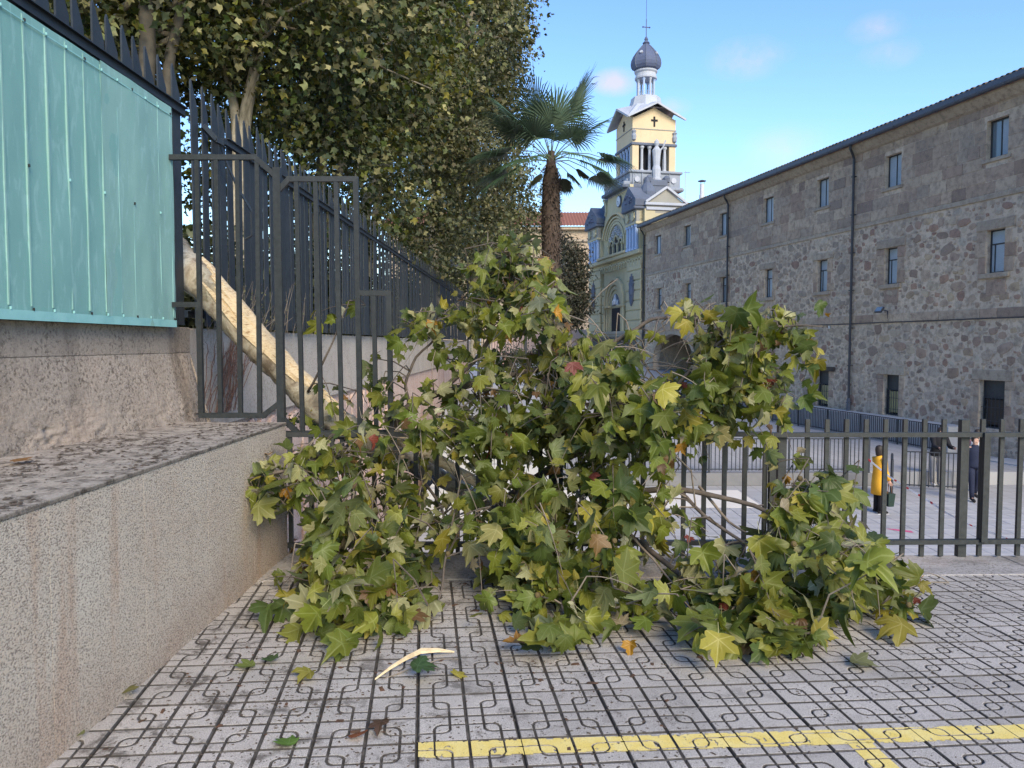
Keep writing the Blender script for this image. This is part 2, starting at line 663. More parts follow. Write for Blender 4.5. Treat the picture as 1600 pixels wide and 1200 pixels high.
# kerb strip with its retaining face down to the plaza
kerb = empty('kerb', None, None, kind='structure')
kx = [-1.9] + [-.9 + 1.15 * k for k in range(9)] + [10]
for a, c in zip(kx[:-1], kx[1:]):
    b = MB()
    a += .003
    c -= .003
    y0 = lambda x: 4.985 + .08 * x
    y1 = lambda x: 5.50 + .037 * (x + 1.66) + .05
    vs = []
    for z in (-.35, .006):
        vs += [(a, y0(a), z - TILT * a), (c, y0(c), z - TILT * c), (c, y1(c), z - TILT * c), (a, y1(a), z - TILT * a)]
    b.add(vs, [(3, 2, 1, 0), (4, 5, 6, 7), (0, 1, 5, 4), (1, 2, 6, 5), (2, 3, 7, 6), (3, 0, 4, 7)])
    o = b.build('kerb_stone', KERBM, kerb)
    md = o.modifiers.new('b', 'BEVEL'); md.width = .008; md.segments = 2
b = MB()
b.add([(-2.2, 5.47, -2.8), (10, 5.95, -2.8), (10, 5.95, -.5), (-2.2, 5.47, -.30),
       (-2.2, 5.1, -2.8), (10, 5.5, -2.8), (10, 5.5, -.5), (-2.2, 5.1, -.30)],
      [(0, 1, 2, 3), (5, 4, 7, 6), (3, 2, 6, 7), (1, 0, 4, 5), (0, 3, 7, 4), (2, 1, 5, 6)])
b.build('terrace_retaining_wall', KERBM, kind='structure')

# painted line: thin paint skin on the tops of the tiles, open over the grooves
def paint():
    t = NT('yellow_paint')
    ps = t.pos()
    c = t.mix(t.ramp(t.noise(14, 6, .65, ps), [(.35, 0.), (.7, 1.)]), (.72, .56, .14), (.78, .66, .27))
    c = t.mix(t.ramp(t.noise(330, 3, .7, ps), [(.34, .8), (.46, 0.)]), c, (.25, .2, .1))
    return t.end(c, .7, t.bump(t.noise(300, 3, .6, ps), .3, .002), spec=.3)


def paint_skin(x0, x1, y0, y1, sk=0.0):
    """in tile axes measured from O2; sk skews the band"""
    st = .0039
    n = TZ.shape[0] - 1
    us = np.arange(x0, x1, st)
    vs = np.arange(y0, y1, st)
    V, F, idx = [], [], {}

    def vert(i, j):
        if (i, j) not in idx:
            a, c = x0 + i * st, y0 + j * st + sk * (x0 + i * st - x0)
            p = O2 + E2 * a + E1 * c
            idx[i, j] = len(V)
            V.append((p.x, p.y, -TILT * p.x + .0028))
        return idx[i, j]
    for i in range(len(us)):
        for j in range(len(vs)):
            a, c = us[i] + st / 2, vs[j] + st / 2 + sk * (us[i] - x0)
            ii = int((a % .4) / .4 * n); jj = int((c % .4) / .4 * n)
            if TZ[min(ii, n), min(jj, n)] < -.003:
                continue
            w = noise.noise(Vector((a * 22, c * 22, 1.3))) + .7 * noise.noise(Vector((a * 70, c * 70, 4)))
            edge = min(j, len(vs) - 1 - j)
            if w > .68 or (edge < 2 and w > .2):
                continue
            F.append((vert(i, j), vert(i + 1, j), vert(i + 1, j + 1), vert(i, j + 1)))
    return V, F


PAINT = paint()
V, F = paint_skin(.004, 3.6, -.114, -.002, -.025)
n0 = len(V)
V2, F2 = paint_skin(1.68, 1.775, -1.1, -.148)
V += V2
F += [tuple(k + n0 for k in f) for f in F2]
me = np_mesh('yellow_line', V, F, PAINT)
tag(link('yellow_line', me), 'worn yellow line painted across the grey paving, with a short branch', 'floor marking')

# ================================================================== left side: walls, fence, screen
LA = -math.atan(.018)
LX = -1.721
def left(name, label, cat, **k):
    return empty(name, label, cat, (LX, 0, 0), LA, **k)


gw = left('granite_wall', 'low pebble-dashed wall with a dirty flat top beside the paving', 'wall')
ends = [-1.4 + .69 * k for k in range(10)] + [5.487]
ends = [e for e in ends if e < 5.3] + [5.487]
for a, c in zip(ends[:-1], ends[1:]):
    MB().box(-.07, 0, a + .0008, c - .0008, -.2, .967, .0012).build('wall_panel', PEB, gw)
MB().box(-1.0, -.068, -1.4, 5.483, -.2, .93).build('core', LEDGE, gw)
for a, c in zip(ends[:-1:2], ends[2::2] + ([5.487] if len(ends) % 2 == 0 else [])):
    b = MB()
    nu, nv = 24, 40
    vs, fs = [], []
    for i in range(nu + 1):
        for j in range(nv + 1):
            x = -1.02 + 1.024 * i / nu
            y = a + .002 + (c - a - .004) * j / nv
            z = .988 + (.006 * noise.noise(Vector((x * 9, y * 9, 0))) if 0 < i < nu else 0)
            vs.append((x, y, z))
    for i in range(nu):
        for j in range(nv):
            k = i * (nv + 1) + j
            fs.append((k, k + nv + 1, k + nv + 2, k + 1))
    b.add(vs, fs)
    b.box(-1.02, .004, a + .002, c - .002, .9695, .983)
    b.box(.0, .004, a + .002, c - .002, .9695, .9875)
    b.build('coping_slab', LEDGE, gw)

# crumbs of bark and soil on the ledge and on the paving
def crumbs(name, pts, smin, smax, m, parent=None):
    tmpl = np.array([(-1, -.6, 0), (.9, -.7, 0), (1, .6, 0), (-.7, .8, 0), (.1, .05, .55)], float)
    tf = np.array([(0, 1, 4), (1, 2, 4), (2, 3, 4), (3, 0, 4)])
    Vs, Fs = [], []
    for k, p in enumerate(pts):
        s = smin + (smax - smin) * random.random() ** 3
        a = random.random() * 6.28
        c, sn = math.cos(a), math.sin(a)
        q = tmpl * (s * random.uniform(.7, 1.9), s, s * random.uniform(.5, 1)) + rng.normal(0, .15 * s, tmpl.shape) * (1, 1, .3)
        q[:, 2] = np.maximum(q[:, 2], -.001)
        x = q[:, 0] * c - q[:, 1] * sn
        y = q[:, 0] * sn + q[:, 1] * c
        Vs.append(np.stack([x + p[0], y + p[1], q[:, 2] + p[2]], -1))
        Fs.append(tf + 5 * k)
    me = np_mesh(name, np.vstack(Vs), np.vstack(Fs), m)
    return tag(link(name, me, parent), kind='stuff')


DEB = simple('bark_crumbs', (.05, .04, .032), (.12, .09, .065), 30, .95, .3, 200, world_space=True)
pts = []
for k in range(5200):
    y = 1.2 + 4.2 * random.random()
    x = -.87 + .86 * random.random()
    if noise.noise(Vector((x * 3, y * 1.5, 0))) + random.gauss(0, .3) < .02:
        continue
    pts.append((x + LX + .018 * y, y, .990))
tag(crumbs('bark_crumbs', pts, .002, .013, DEB), 'dark bark crumbs and soil scattered along the top of the low wall', 'debris')
pts = []
for k in range(15000):
    x = random.choice((random.gauss(-.6, .75), random.uniform(-1.6, 3.2)))
    y = random.uniform(2.5, 5.1)
    if x < -1.6 or noise.noise(Vector((x * 2.3, y * 2.3, 7))) + random.gauss(0, .33) < .02 + .13 * (x > 0.8) - .08 * (x < -.2):
        continue
    pts.append((x, y, -TILT * x + .001))
tag(crumbs('ground_debris', pts, .0014, .0068, DEB), 'dark crumbs of bark and soil scattered over the paving', 'debris')

SCRAP = simple('leaf_scraps', (.13, .065, .035), (.06, .04, .026), 30, .9, .2, 200, world_space=True)
pts = []
for k in range(420):
    x = random.uniform(-1.55, 1.0); y = random.uniform(2.45, 4.9)
    if noise.noise(Vector((x * 1.8, y * 1.8, 3))) + random.gauss(0, .3) - .12 * x < .12:
        continue
    pts.append((x, y, -TILT * x + .001))
tag(crumbs('leaf_scraps', pts, .004, .016, SCRAP), 'brown scraps of dead leaf scattered over the left half of the paving', 'debris')

cw = left('concrete_wall', 'rough crumbling concrete wall below the green mesh screen', 'wall')
nu, nv = 260, 70
vs, fs = [], []
for i in range(nu + 1):
    y = -1.4 + 7.3 * i / nu
    for j in range(nv + 1):
        h = j / nv
        z = .95 + .535 * h
        bot = -.88 + max(0, (y - 3.4)) * .062
        x = bot * (1 - h) + -.866 * h
        q = Vector((0, y * 1.0, z))
        cr = noise.fractal(q * 13, 1.0, 2.2, 5)
        w = max(0, min(1, (1.42 - z) / .18))
        pit = max(0, noise.noise(q * 5 + Vector((3, 0, 0))) - .1) * max(0, noise.noise(q * 30))
        lw_ = max(.25, min(1, (1.28 - z) / .2))
        x += w * lw_ * (.009 * cr - .15 * pit + .006 * noise.noise(q * 34)) + .003 * noise.noise(q * 40)
        if i == nu:
            x = min(x, -.86)
        vs.append((x, y, z))
for i in range(nu):
    for j in range(nv):
        k = i * (nv + 1) + j
        fs.append((k, k + nv + 1, k + nv + 2, k + 1))
b = MB()
b.add(vs, fs)
b.add([(-.9, 5.9, .9), (-.7, 5.9, .9), (-.866, 5.9, 1.485), (-1.4, 5.9, 1.485), (-1.4, 5.9, .9)], [(0, 1, 2, 3, 4)])
b.build('wall_face', ROUGH, cw, smooth=True)
MB().box(-1.45, -.861, -1.4, 5.905, 1.478, 1.674, .006).build('coping_band', BAND, cw)
MB().box(-1.44, -.93, -1.4, 5.89, .6, 1.48).build('core', BAND, cw)

rw = left('boundary_wall', 'long pale rendered wall carrying the spiked fence, pink stone below', 'wall')
MB().box(-1.5, -.93, 5.907, 36.5, .84, 1.672, .008).build('rendered_face', PLASTER, rw)
MB().box(-1.5, -.985, 5.0, 36.5, -2.7, .838).build('backing', CLAD, rw)


def rubble_poly(w, h, rough=.12, n=8):
    """outline of an irregular stone, centred, about w x h"""
    pts = []
    for k in range(n):
        a = 2 * math.pi * (k + random.uniform(-.25, .25)) / n
        c, s = math.cos(a), math.sin(a)
        q = (abs(c) ** 3.2 + abs(s) ** 3.2) ** (-1 / 3.2)
        q *= 1 + random.uniform(-rough, rough)
        pts.append((c * q * w / 2, s * q * h / 2))
    return pts


def stone_mesh(poly, th, m, ax='xz', bev=.16):
    """a stone proud of the wall by th, face towards +y (xz) or +x (yz)"""
    n = len(poly)
    vs, fs = [], []
    def put(p, d):
        return (p[0], d, p[1]) if ax == 'xz' else (d, p[0], p[1])
    for d, s in ((-.03, 1.0), (th * .55, 1.0), (th, 1 - bev)):
        for p in poly:
            vs.append(put((p[0] * s, p[1] * s), d))
    c = len(vs)
    vs.append(put((random.uniform(-.05, .05), random.uniform(-.05, .05)), th * 1.15))
    for r in (0, 1):
        for k in range(n):
            k2 = (k + 1) % n
            fs.append((r * n + k, r * n + k2, (r + 1) * n + k2, (r + 1) * n + k))
    for k in range(n):
        fs.append((2 * n + k, 2 * n + (k + 1) % n, c))
    b = MB()
    b.add(vs, fs)
    return b.mesh('stone', m, smooth=False)


# pink cladding stones below the rendered face
y = 5.6
while y < 15:
    w = random.uniform(.28, .5)
    z = .81
    while z > -2.3 and not (y > 9 and z < -.9):
        h = random.uniform(.35, .75)
        me = stone_mesh(rubble_poly(w * 1.0, h * 1.0, .1, 9), .03, CLAD, 'yz', .08)
        link('cladding_stone', me, rw, (-.975, y + w / 2, z - h / 2 - random.uniform(0, .03)))
        z -= h + .012
    y += w + .012

# spiked fence
fe = left('spiked_fence', 'tall dark metal fence of pointed flat bars on top of the wall', 'fence')
def bar_mesh(h, w=.12, tip=.2, t=.012):
    b = MB()
    poly = [(-w / 2, 0), (w / 2, 0), (w / 2, h - tip), (-w / 2 + .012, h), (-w / 2, h - .03)]
    b.ext([(-t / 2, y, z) for y, z in poly], (t, 0, 0))
    me = b.mesh('fence_bar', FENCE)
    return me
FX = -.865
me = bar_mesh(3.58 - 1.69)
ys = [4.47 + .1755 * k + .05 for k in range(-19, 8)]
ys += [6.03 + .05 + .1785 * k for k in range(149)]
for k, y in enumerate(ys):
    if y > 32.6:
        continue
    ln = random.gauss(0, .006)
    o = link('fence_bar', me, fe, (FX + random.gauss(0, .003), y, 1.69), (random.gauss(0, .004), random.gauss(0, .006), random.gauss(0, .05)))
    o.scale.z = 1 + random.gauss(0, .006) + .002 * max(0, y - 6) * .9
def angle_rail(y0, y1, z0, z1, name):
    b = MB(Matrix.Translation((-.09, 0, 0)) if name == 'lower_rail' else None)
    n = 1 if y1 - y0 < 8 else 4
    b.bar((FX + .022, y0, z0), (FX + .022, y1, z1), .032, .05)
    b.bar((FX + .034, y0, z0 + .028), (FX + .034, y1, z1 + .028), .056, .008)
    return b.build(name, FENCE, fe)
angle_rail(.8, 5.83, 3.275, 3.275, 'top_rail')
angle_rail(6.62, 32.6, 3.265, 3.42, 'top_rail')
# the torn rail end, bent by the falling trunk
b = MB()
for a, c in zip(*(lambda q: (q[:-1], q[1:]))([(FX + .03, 6.16, 3.27), (FX + .09, 6.25, 3.19), (FX + .10, 6.36, 3.19), (FX + .05, 6.50, 3.24), (FX + .024, 6.64, 3.265)])):
    b.bar(a, c, .03, .045)
b.build('bent_rail', FENCE, fe)
b = MB()
q = [(FX + .07, 6.42, 3.17), (FX + .10, 6.50, 3.02), (FX + .13, 6.60, 2.88), (FX + .2, 6.74, 2.70), (FX + .19, 6.78, 2.5), (FX + .12, 6.78, 2.46)]
for a, c in zip(q[:-1], q[1:]):
    b.bar(a, c, .035, .008, (1, 0, 0))
b.build('torn_strip', FENCE, fe)
angle_rail(.8, 5.83, 1.78, 1.78, 'lower_rail')
angle_rail(6.0, 32.6, 1.78, 1.80, 'lower_rail')
MB().box(FX - .06, FX + .06, 32.62, 32.74, 1.66, 3.5, .006).build('end_post', FENCE, fe)

# green mesh screen tied to the fence
sc = left('mesh_screen', 'turquoise mesh screen tied over the near end of the spiked fence', 'screen')
SX = FX + .058
def sheet(y0, y1, z0, z1, m, off, nm):
    b = MB()
    ny, nz = 40, 24
    for sgn in (0, 1):
        vs, fs = [], []
        for i in range(ny + 1):
            for j in range(nz + 1):
                y = y0 + (y1 - y0) * i / ny
                z = z0 + (z1 - z0) * j / nz
                x = SX + off + sgn * .003 + .010 * noise.noise(Vector((y * 2.6, z * 1.2, off * 99))) + .004 * noise.noise(Vector((y * 9, z * 6, off * 99)))
                vs.append((x, y, z))
        for i in range(ny):
            for j in range(nz):
                k = i * (nz + 1) + j
                fs.append((k, k + nz + 1, k + nz + 2, k + 1))
        b.add(vs, fs)
    return b.build(nm, m, sc, smooth=True)
sheet(.6, 4.80, 1.668, 3.215, SCR1, 0, 'mesh_sheet')
sheet(4.62, 5.535, 1.668, 3.225, SCR2, .008, 'mesh_sheet')
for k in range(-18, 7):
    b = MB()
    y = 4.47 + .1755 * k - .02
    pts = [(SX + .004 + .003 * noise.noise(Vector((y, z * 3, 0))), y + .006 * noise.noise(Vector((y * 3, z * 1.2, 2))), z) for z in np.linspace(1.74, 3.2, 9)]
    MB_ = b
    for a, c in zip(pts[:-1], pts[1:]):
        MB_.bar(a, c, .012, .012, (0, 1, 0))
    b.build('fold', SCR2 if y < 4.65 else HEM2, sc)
MB().box(SX + .012, SX + .016, .6, 5.53, 1.668, 1.718).build('hem', HEM, sc)
MB().box(SX + .012, SX + .015, .6, 5.53, 3.16, 3.166).build('top_seam', HEM, sc)
TIE = simple('tie_plastic', (.02, .025, .025), None, 10, .5, 0)
for k in range(-18, 7):
    y = 4.47 + .1755 * k - .02
    for z in ([1.725, 3.17] + ([2.45] if k % 2 else [])):
        b = MB()
        b.box(SX + .010, SX + .020, y - .005, y + .005, z - .008, z + .008, .002)
        b.build('cable_tie', HEM if (k % 3) else TIE, sc)

# ================================================================== stepped grille at the end of the low wall
gr = empty('stepped_grille', 'dark stepped security grille of thin square bars closing the end of the low wall', 'grille')
GY = 5.53
def gp(u, v):
    return P(u, v, GY + .0316 * ((u - 440) / 1200 * 5.5))
def gbar(pts, w=.036, nm='frame_bar'):
    for a, c in zip(pts[:-1], pts[1:]):
        a_, c_ = gp(*a), gp(*c)
        t = (c_ - a_).normalized() * (w / 2 - .001)
        MB().bar(a_ - t, c_ + t, w, w, (0, 1, 0)).build(nm, GRIM, gr)
gbar([(257, 246), (399, 246), (433, 277)])
gbar([(257, 249), (264, 476)]); gbar([(265, 476), (311, 476)]); gbar([(311, 480), (315, 648)])
gbar([(316, 649), (412, 649), (438, 629)])
for top, bot in (((308, 250), (312, 473)), ((338, 250), (345, 646)), ((371, 250), (376, 646)), ((402, 252), (406, 645))):
    gbar([top, bot], .030, 'grille_bar')
gbar([(433, 268), (440, 655)], .052, 'grille_post')
gbar([(436, 297), (452, 280), (556, 280)])
gbar([(443, 655), (467, 678)])
gbar([(556, 284), (563, 676)])
for top, bot in (((463, 284), (473, 676)), ((493, 284), (503, 700)), ((525, 284), (535, 714))):
    gbar([top, bot], .030, 'grille_bar')
gbar([(566, 458), (608, 458)]); gbar([(608, 461), (611, 672)])
gbar([(584, 461), (588, 672)], .030, 'grille_bar')
gbar([(440, 677), (612, 675)], .034)

# ================================================================== railing along the terrace edge
def rail_pt(x, z):
    return Vector((x, 5.50 + .0316 * (x + 1.66), z - .003 * x))


def railing(name, label, x0, x1, first, sp, topz, barz, posts, group):
    r = empty(name, label, 'railing', group=group)
    off = Vector((0, .0, 0))
    MB().bar(rail_pt(x0, topz), rail_pt(x1, topz), .045, .034).build('top_rail', RAILM, r)
    MB().bar(rail_pt(x0, .085), rail_pt(x1, .09), .045, .034).build('bottom_rail', RAILM, r)
    x = first
    while x < x1 - .02:
        if x > x0 + .02 and not any(abs(x - q) < .05 for q in posts):
            a, c = rail_pt(x, -.03), rail_pt(x, barz)
            d = Vector((0, .03 if barz > topz else .0, 0))
            c2 = c if barz > topz else rail_pt(x, topz - .018)
            MB().bar(a + d, c2 + d, .031, .024, (0, 1, 0)).build('baluster', RAILM, r)
        x += sp
    for q in posts:
        d = Vector((0, .05, 0))
        MB().bar(rail_pt(q, -.16) + d, rail_pt(q, .995) + d, .06, .05, (0, 1, 0)).build('post', RAILM, r)
    return r


r1 = railing('railing', 'dark railing section in front of the fallen branches, bars stopping at the top rail', -1.66, 1.885, -1.60, .1505, .893, .88, [.30], 'railing sections along the terrace edge')
r2 = railing('railing', 'dark railing section right of the branches, bars rising above the rail', 1.89, 8.0, 2.037, .1468, .888, 1.0, [2.0, 3.375, 6.2], 'railing sections along the terrace edge')
for x in (1.905, 3.50):
    MB().bar(rail_pt(x, .09) + Vector((0, -.025, 0)), rail_pt(x, .905) + Vector((0, -.025, 0)), .045, .04, (0, 1, 0)).build('joint_bar', RAILM, r2)

# dry creeper stalks on the wall behind the grille
cr = left('dry_creeper', 'thin leafless creeper stalks climbing the wall behind the grille', 'creeper')
STALK = simple('creeper_stalk', (.16, .085, .06), (.1, .06, .045), 40, .9, 0)
b = MB()
for k in range(34):
    y0 = random.uniform(6.2, 7.0)
    p = Vector((-.91, y0, .95))
    sl = random.uniform(.1, 1.3)
    pts = [p.copy()]
    for s in range(9):
        p = p + Vector((random.gauss(0, .004), .06 * sl + random.gauss(0, .015), random.uniform(.04, .1)))
        p.x = -.92 + .02 * random.random()
        if p.z > 1.66:
            break
        pts.append(p.copy())
        if random.random() < .5:
            d = Vector((.01, random.gauss(0, .05), random.uniform(-.02, .06)))
            b.tube([p, p + d], [.002, .0008], 3)
    b.tube(pts, [.0035] * (len(pts) - 1) + [.0012], 4)
b.build('stalk', STALK, cr)
# ================================================================== ground, plaza, ramp
ASPH = simple('street_asphalt', (.16, .16, .16), (.22, .22, .215), 1.5, .9, .3, 30, world_space=True)
def m_plaza():
    t = NT('plaza_paving')
    ps = t.pos()
    br = t.n.new('ShaderNodeTexBrick')
    t.l.new(ps, br.inputs['Vector'])
    br.offset = 0.0
    br.inputs['Scale'].default_value = 1.0
    br.inputs['Brick Width'].default_value = .5
    br.inputs['Row Height'].default_value = .5
    br.inputs['Mortar Size'].default_value = .008
    br.inputs['Color1'].default_value = (.40, .405, .41, 1)
    br.inputs['Color2'].default_value = (.36, .365, .37, 1)
    br.inputs['Mortar'].default_value = (.18, .18, .175, 1)
    c = t.mix(t.ramp(t.noise(.8, 6, .6, ps), [(.35, 0.), (.7, .4)]), br.outputs[0], (.3, .295, .28))
    return t.end(c, .85, t.bump(t.noise(60, 4, .6, ps), .25, .004), spec=.3)
PLZ = m_plaza()
SLAB = simple('plaza_slab', (.42, .425, .43), (.34, .345, .35), 2.5, .85, .25, 120, vary=.07)
RAMPC = simple('ramp_concrete', (.44, .45, .455), (.38, .39, .39), 1.2, .85, .2, 40, world_space=True)
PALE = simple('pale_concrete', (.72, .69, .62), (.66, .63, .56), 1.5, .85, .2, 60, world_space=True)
DARKC = simple('dark_plinth', (.16, .165, .17), (.21, .21, .21), 2, .9, .3, 40, world_space=True)


def gz(y):
    if y < 22.55:
        return -2.62
    if y < 38:
        return -2.24
    if y < 60:
        return -2.24 + 2.6 * (y - 38) / 22
    return .36


ylist = [-60, 5.2, 22.54, 22.56, 30, 38, 42, 46, 50, 55, 60, 90, 200, 900]
vs, fs = [], []
for y in ylist:
    for x in (-900, -80, -20, 0, 20, 80, 900):
        vs.append((x, y, gz(y)))
for i in range(len(ylist) - 1):
    for j in range(6):
        k = i * 7 + j
        fs.append((k, k + 1, k + 8, k + 7))
MB().add(vs, fs).build('ground', PLZ, kind='structure')
# individual plaza slabs where they can be told apart
plz = empty('plaza_pavement', None, None, kind='structure')
sm = MB().box(-.246, .246, -.246, .246, -.03, .012, .006).mesh('paving_slab', SLAB)
for i in range(19):
    for j in range(15):
        o = link('paving_slab', sm, plz, (3.75 + .5 * i, 13.25 + .5 * j, -2.616 + random.gauss(0, .001)))
MB().box(-1.5, 6.4, 19.3, 21.6, -2.62, -2.600).build('pale_patch', PALE, kind='structure')  # paler sheet laid over part of the plaza

# facade frame: x runs along the street away from the camera, y towards the street
FA = Vector((16.346, 25.0, 0))
FANG = R(102.29526948)
FM = Matrix.Translation(FA) @ Matrix.Rotation(FANG, 4, 'Z')

def fpt(s, o, z):
    return FM @ Vector((s, o, z))

MB(FM).box(1.75, 31, .005, .85, -2.5, -1.33, .01).build('walkway', RAMPC, kind='structure')
b = MB(FM)
b.box(-9, .1, .0, 1.0, -2.7, -2.2)
b.build('doorstep_base', RAMPC, kind='structure')

# steps up to the path along the boundary wall
b = MB()
for k in range(9):
    b.box(-2.05, 1.05, 17.4 + .34 * k, 17.4 + .34 * (k + 1), -2.7, -2.6 + .235 * (k + 1) - .004, .01)
b.box(-2.05, 1.05, 17.4 + .34 * 9, 52, -2.7, -.47, .01)
b.build('stairway', RAMPC, kind='structure')


def low_fence(label, pts, h=1.0, sp=.12, wall=0.0):
    r = empty('ramp_railing', label, 'railing', pts[0], group='dark bar railings around the ramp')
    o0 = Vector(pts[0])
    bars = []
    bm_ = MB().box(-.012, .012, -.008, .008, 0, h - .06).mesh('bar', RAMPM)
    for a, c in zip(pts[:-1], pts[1:]):
        a, c = Vector(a) - o0, Vector(c) - o0
        up = Vector((0, 0, 1))
        MB().bar(a + up * h, c + up * h, .05, .03).build('handrail', RAMPM, r)
        MB().bar(a + up * .1, c + up * .1, .03, .03).build('bottom_rail', RAMPM, r)
        L = (c - a).length
        n = int(L / sp)
        for k in range(n):
            p = a.lerp(c, (k + .5) / n)
            link('bar', bm_, r, p + up * .06)
        m = max(1, round(L / 2.2))
        for k in range(m + 1):
            p = a.lerp(c, k / m)
            MB().box(-.025, .025, -.025, .025, 0, h - .016).build('post', RAMPM, r, loc=p)
    return r


low_fence('dark railing on the low plinth at the front of the ramp', [(1.1, 22.45, -2.24), (10.5, 22.45, -2.24)])
low_fence('short dark railing turning the corner behind the person in yellow', [(10.56, 21.2, -2.6), (10.05, 20.15, -2.6)], 1.1, .05)
low_fence('dark railing in front of the person in black', [(11.25, 21.95, -2.6), (12.65, 21.5, -2.6)], 1.06, .12)
low_fence('long dark railing running close along the foot of the stone building', [tuple(fpt(1.9, 1.0, -2.24)), tuple(fpt(17, 1.0, -2.2)), tuple(fpt(29, 1.0, -1.6))], .95, .115)
MB().box(1.05, 10.6, 22.36, 22.56, -2.62, -2.245, .012).build('ramp_plinth', DARKC, kind='structure')

# ================================================================== stone building
def m_stone(name, cs, rough=.9):
    """cs: colours a stone may have, picked per object"""
    t = NT(name)
    r = t.rand()
    n = len(cs)
    base = t.ramp(r, [((k + .5) / n, c) for k, c in enumerate(cs)], 'CONSTANT') if False else t.ramp(r, [(k / max(1, n - 1), c) for k, c in enumerate(cs)])
    ps = t.pos()
    base = t.mix(1.0, base, (1.1, 1.075, .965), 'MULTIPLY')
    n1 = t.noise(5, 6, .68, ps)
    base = t.mix(t.ramp(n1, [(.34, .6), (.55, 0.)]), base, (.14, .105, .088))
    base = t.mix(t.ramp(t.noise(16, 6, .7, ps), [(.56, 0.), (.72, .5)]), base, (.48, .43, .38))
    base = t.mix(t.ramp(t.noise(.55, 4, .6, ps), [(.4, 0.), (.7, .35)]), base, (.2, .17, .15))
    return t.end(base, rough, t.bump(t.noise(22, 7, .7, ps), .6, .03), spec=.2)


ASH = m_stone('ashlar', [(.27, .20, .165), (.47, .38, .30), (.36, .285, .235), (.50, .415, .335), (.33, .24, .20), (.42, .35, .29), (.24, .185, .165)])
RUB = m_stone('rubble', [(.40, .33, .27), (.32, .20, .16), (.46, .385, .31), (.35, .31, .275), (.23, .17, .145), (.43, .34, .25), (.46, .42, .37), (.28, .17, .14), (.40, .34, .29)])
MORT = m_stone('mortar_face', [(.54, .455, .385), (.54, .455, .385)])
TRIM = m_stone('stone_trim', [(.34, .29, .245), (.39, .34, .29)])
ROOFT = simple('roof_tile', (.3, .12, .075), (.2, .09, .06), 6, .85, .3, 30, vary=.15, world_space=True)
MOSS = simple('mossy_tile', (.12, .12, .07), (.19, .12, .08), 6, .9, .3, 30, vary=.15, world_space=True)
GUT = m_metal('gutter_zinc', (.06, .075, .10), .5)
PIPE = m_metal('downpipe_paint', (.03, .034, .042), .5)
WFRAME = simple('window_frame', (.045, .05, .055), None, 8, .6, .05)
GLASS = NT('window_glass')
gcol = GLASS.mix(GLASS.rand(), (.10, .14, .17), (.16, .2, .23))
GLASS = GLASS.end(gcol, .12, None, 0, .9)
BLIND = simple('window_blind', (.34, .41, .47), (.28, .35, .41), 3, .5, .02, spec=.6, vary=.15)
WARM = simple('yellow_shade', (.42, .38, .2), (.34, .3, .16), 3, .8, .05)  # plain warm yellow for the lower window panes
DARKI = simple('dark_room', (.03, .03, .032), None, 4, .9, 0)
DOORP = simple('door_panel', (.06, .045, .035), (.04, .032, .028), 5, .6, .1)
WOODB = simple('lintel_timber', (.05, .042, .036), (.085, .07, .055), 8, .9, .4, 60)

sb = empty('stone_building', 'long three-storey stone building with deep-set windows and a tiled eave', 'building', FA, FANG)
SN = -9.0; SF = 31.55
ups = [(.52, 1.40), (5.47, 6.4), (10.07, 10.97), (14.62, 15.58), (19.38, 20.36), (24.15, 25.2), (28.75, 29.85), (-4.3, -3.4), (-8.9, -8.05)]
mids = [(.52, 1.27), (5.55, 6.29), (10.04, 10.82), (14.6, 15.37), (19.32, 20.12), (24.0, 24.85), (28.6, 29.45), (-4.3, -3.5)]
lows = [(.33, 1.36), (5.30, 6.17), (9.78, 10.7), (14.6, 15.4), (-4.6, -3.6)]
openings = [(a, c, 7.76, 9.04, 'u') for a, c in ups] + [(a, c, 3.92, 5.37, 'm') for a, c in mids] + [(a, c, -1.31, .31, 'l') for a, c in lows]
arch = (23.6, 29.9, -2.7, .55)      # opening below the springing, arch above
ARC_C, ARC_R = 26.75, 3.15
openings_all = openings + [(arch[0], arch[1], -2.7, 2.2, 'arch')]

def grid_wall(s0, s1, z0, z1, ops, face, back):
    """flat wall with rectangular holes and their reveals"""
    b = MB()
    xs = sorted({s0, s1} | {q for o in ops for q in o[:2] if s0 < q < s1})
    zs = sorted({z0, z1} | {q for o in ops for q in o[2:4] if z0 < q < z1})
    for a, c in zip(xs[:-1], xs[1:]):
        for d, e in zip(zs[:-1], zs[1:]):
            mx, mz = (a + c) / 2, (d + e) / 2
            if any(o[0] < mx < o[1] and o[2] < mz < o[3] for o in ops):
                continue
            b.add([(a, face, d), (c, face, d), (c, face, e), (a, face, e)], [(0, 1, 2, 3)])
    for o in ops:
        a, c, d, e = o[:4]
        for q in (((a, d), (a, e)), ((c, e), (c, d)), ((a, e), (c, e)), ((c, d), (a, d))):
            (p0, r0), (p1, r1) = q
            b.add([(p0, face, r0), (p1, face, r1), (p1, back, r1), (p0, back, r0)], [(0, 1, 2, 3)])
    return b


gwall = grid_wall(SN, SF, -2.8, 9.75, [o for o in openings_all], 0.0, -.45)
# spandrels over the arch
A = [(ARC_C + ARC_R * math.cos(t), -.02, .55 + 1.62 * math.sin(t)) for t in np.linspace(math.pi, 0, 19)]
B = [(p[0], -.02, 2.2) for p in A]
gwall.strip(A, B, (0, -.43, 0))
gwall.add([(SN, 0, -2.8), (SN, -9, -2.8), (SN, -9, 9.75), (SN, 0, 9.75)], [(0, 1, 2, 3)])
gwall.add([(SF, 0, -2.8), (SF, -9, -2.8), (SF, -9, 9.75), (SF, 0, 9.75)], [(0, 1, 2, 3)])
gwall.build('wall', MORT, sb)
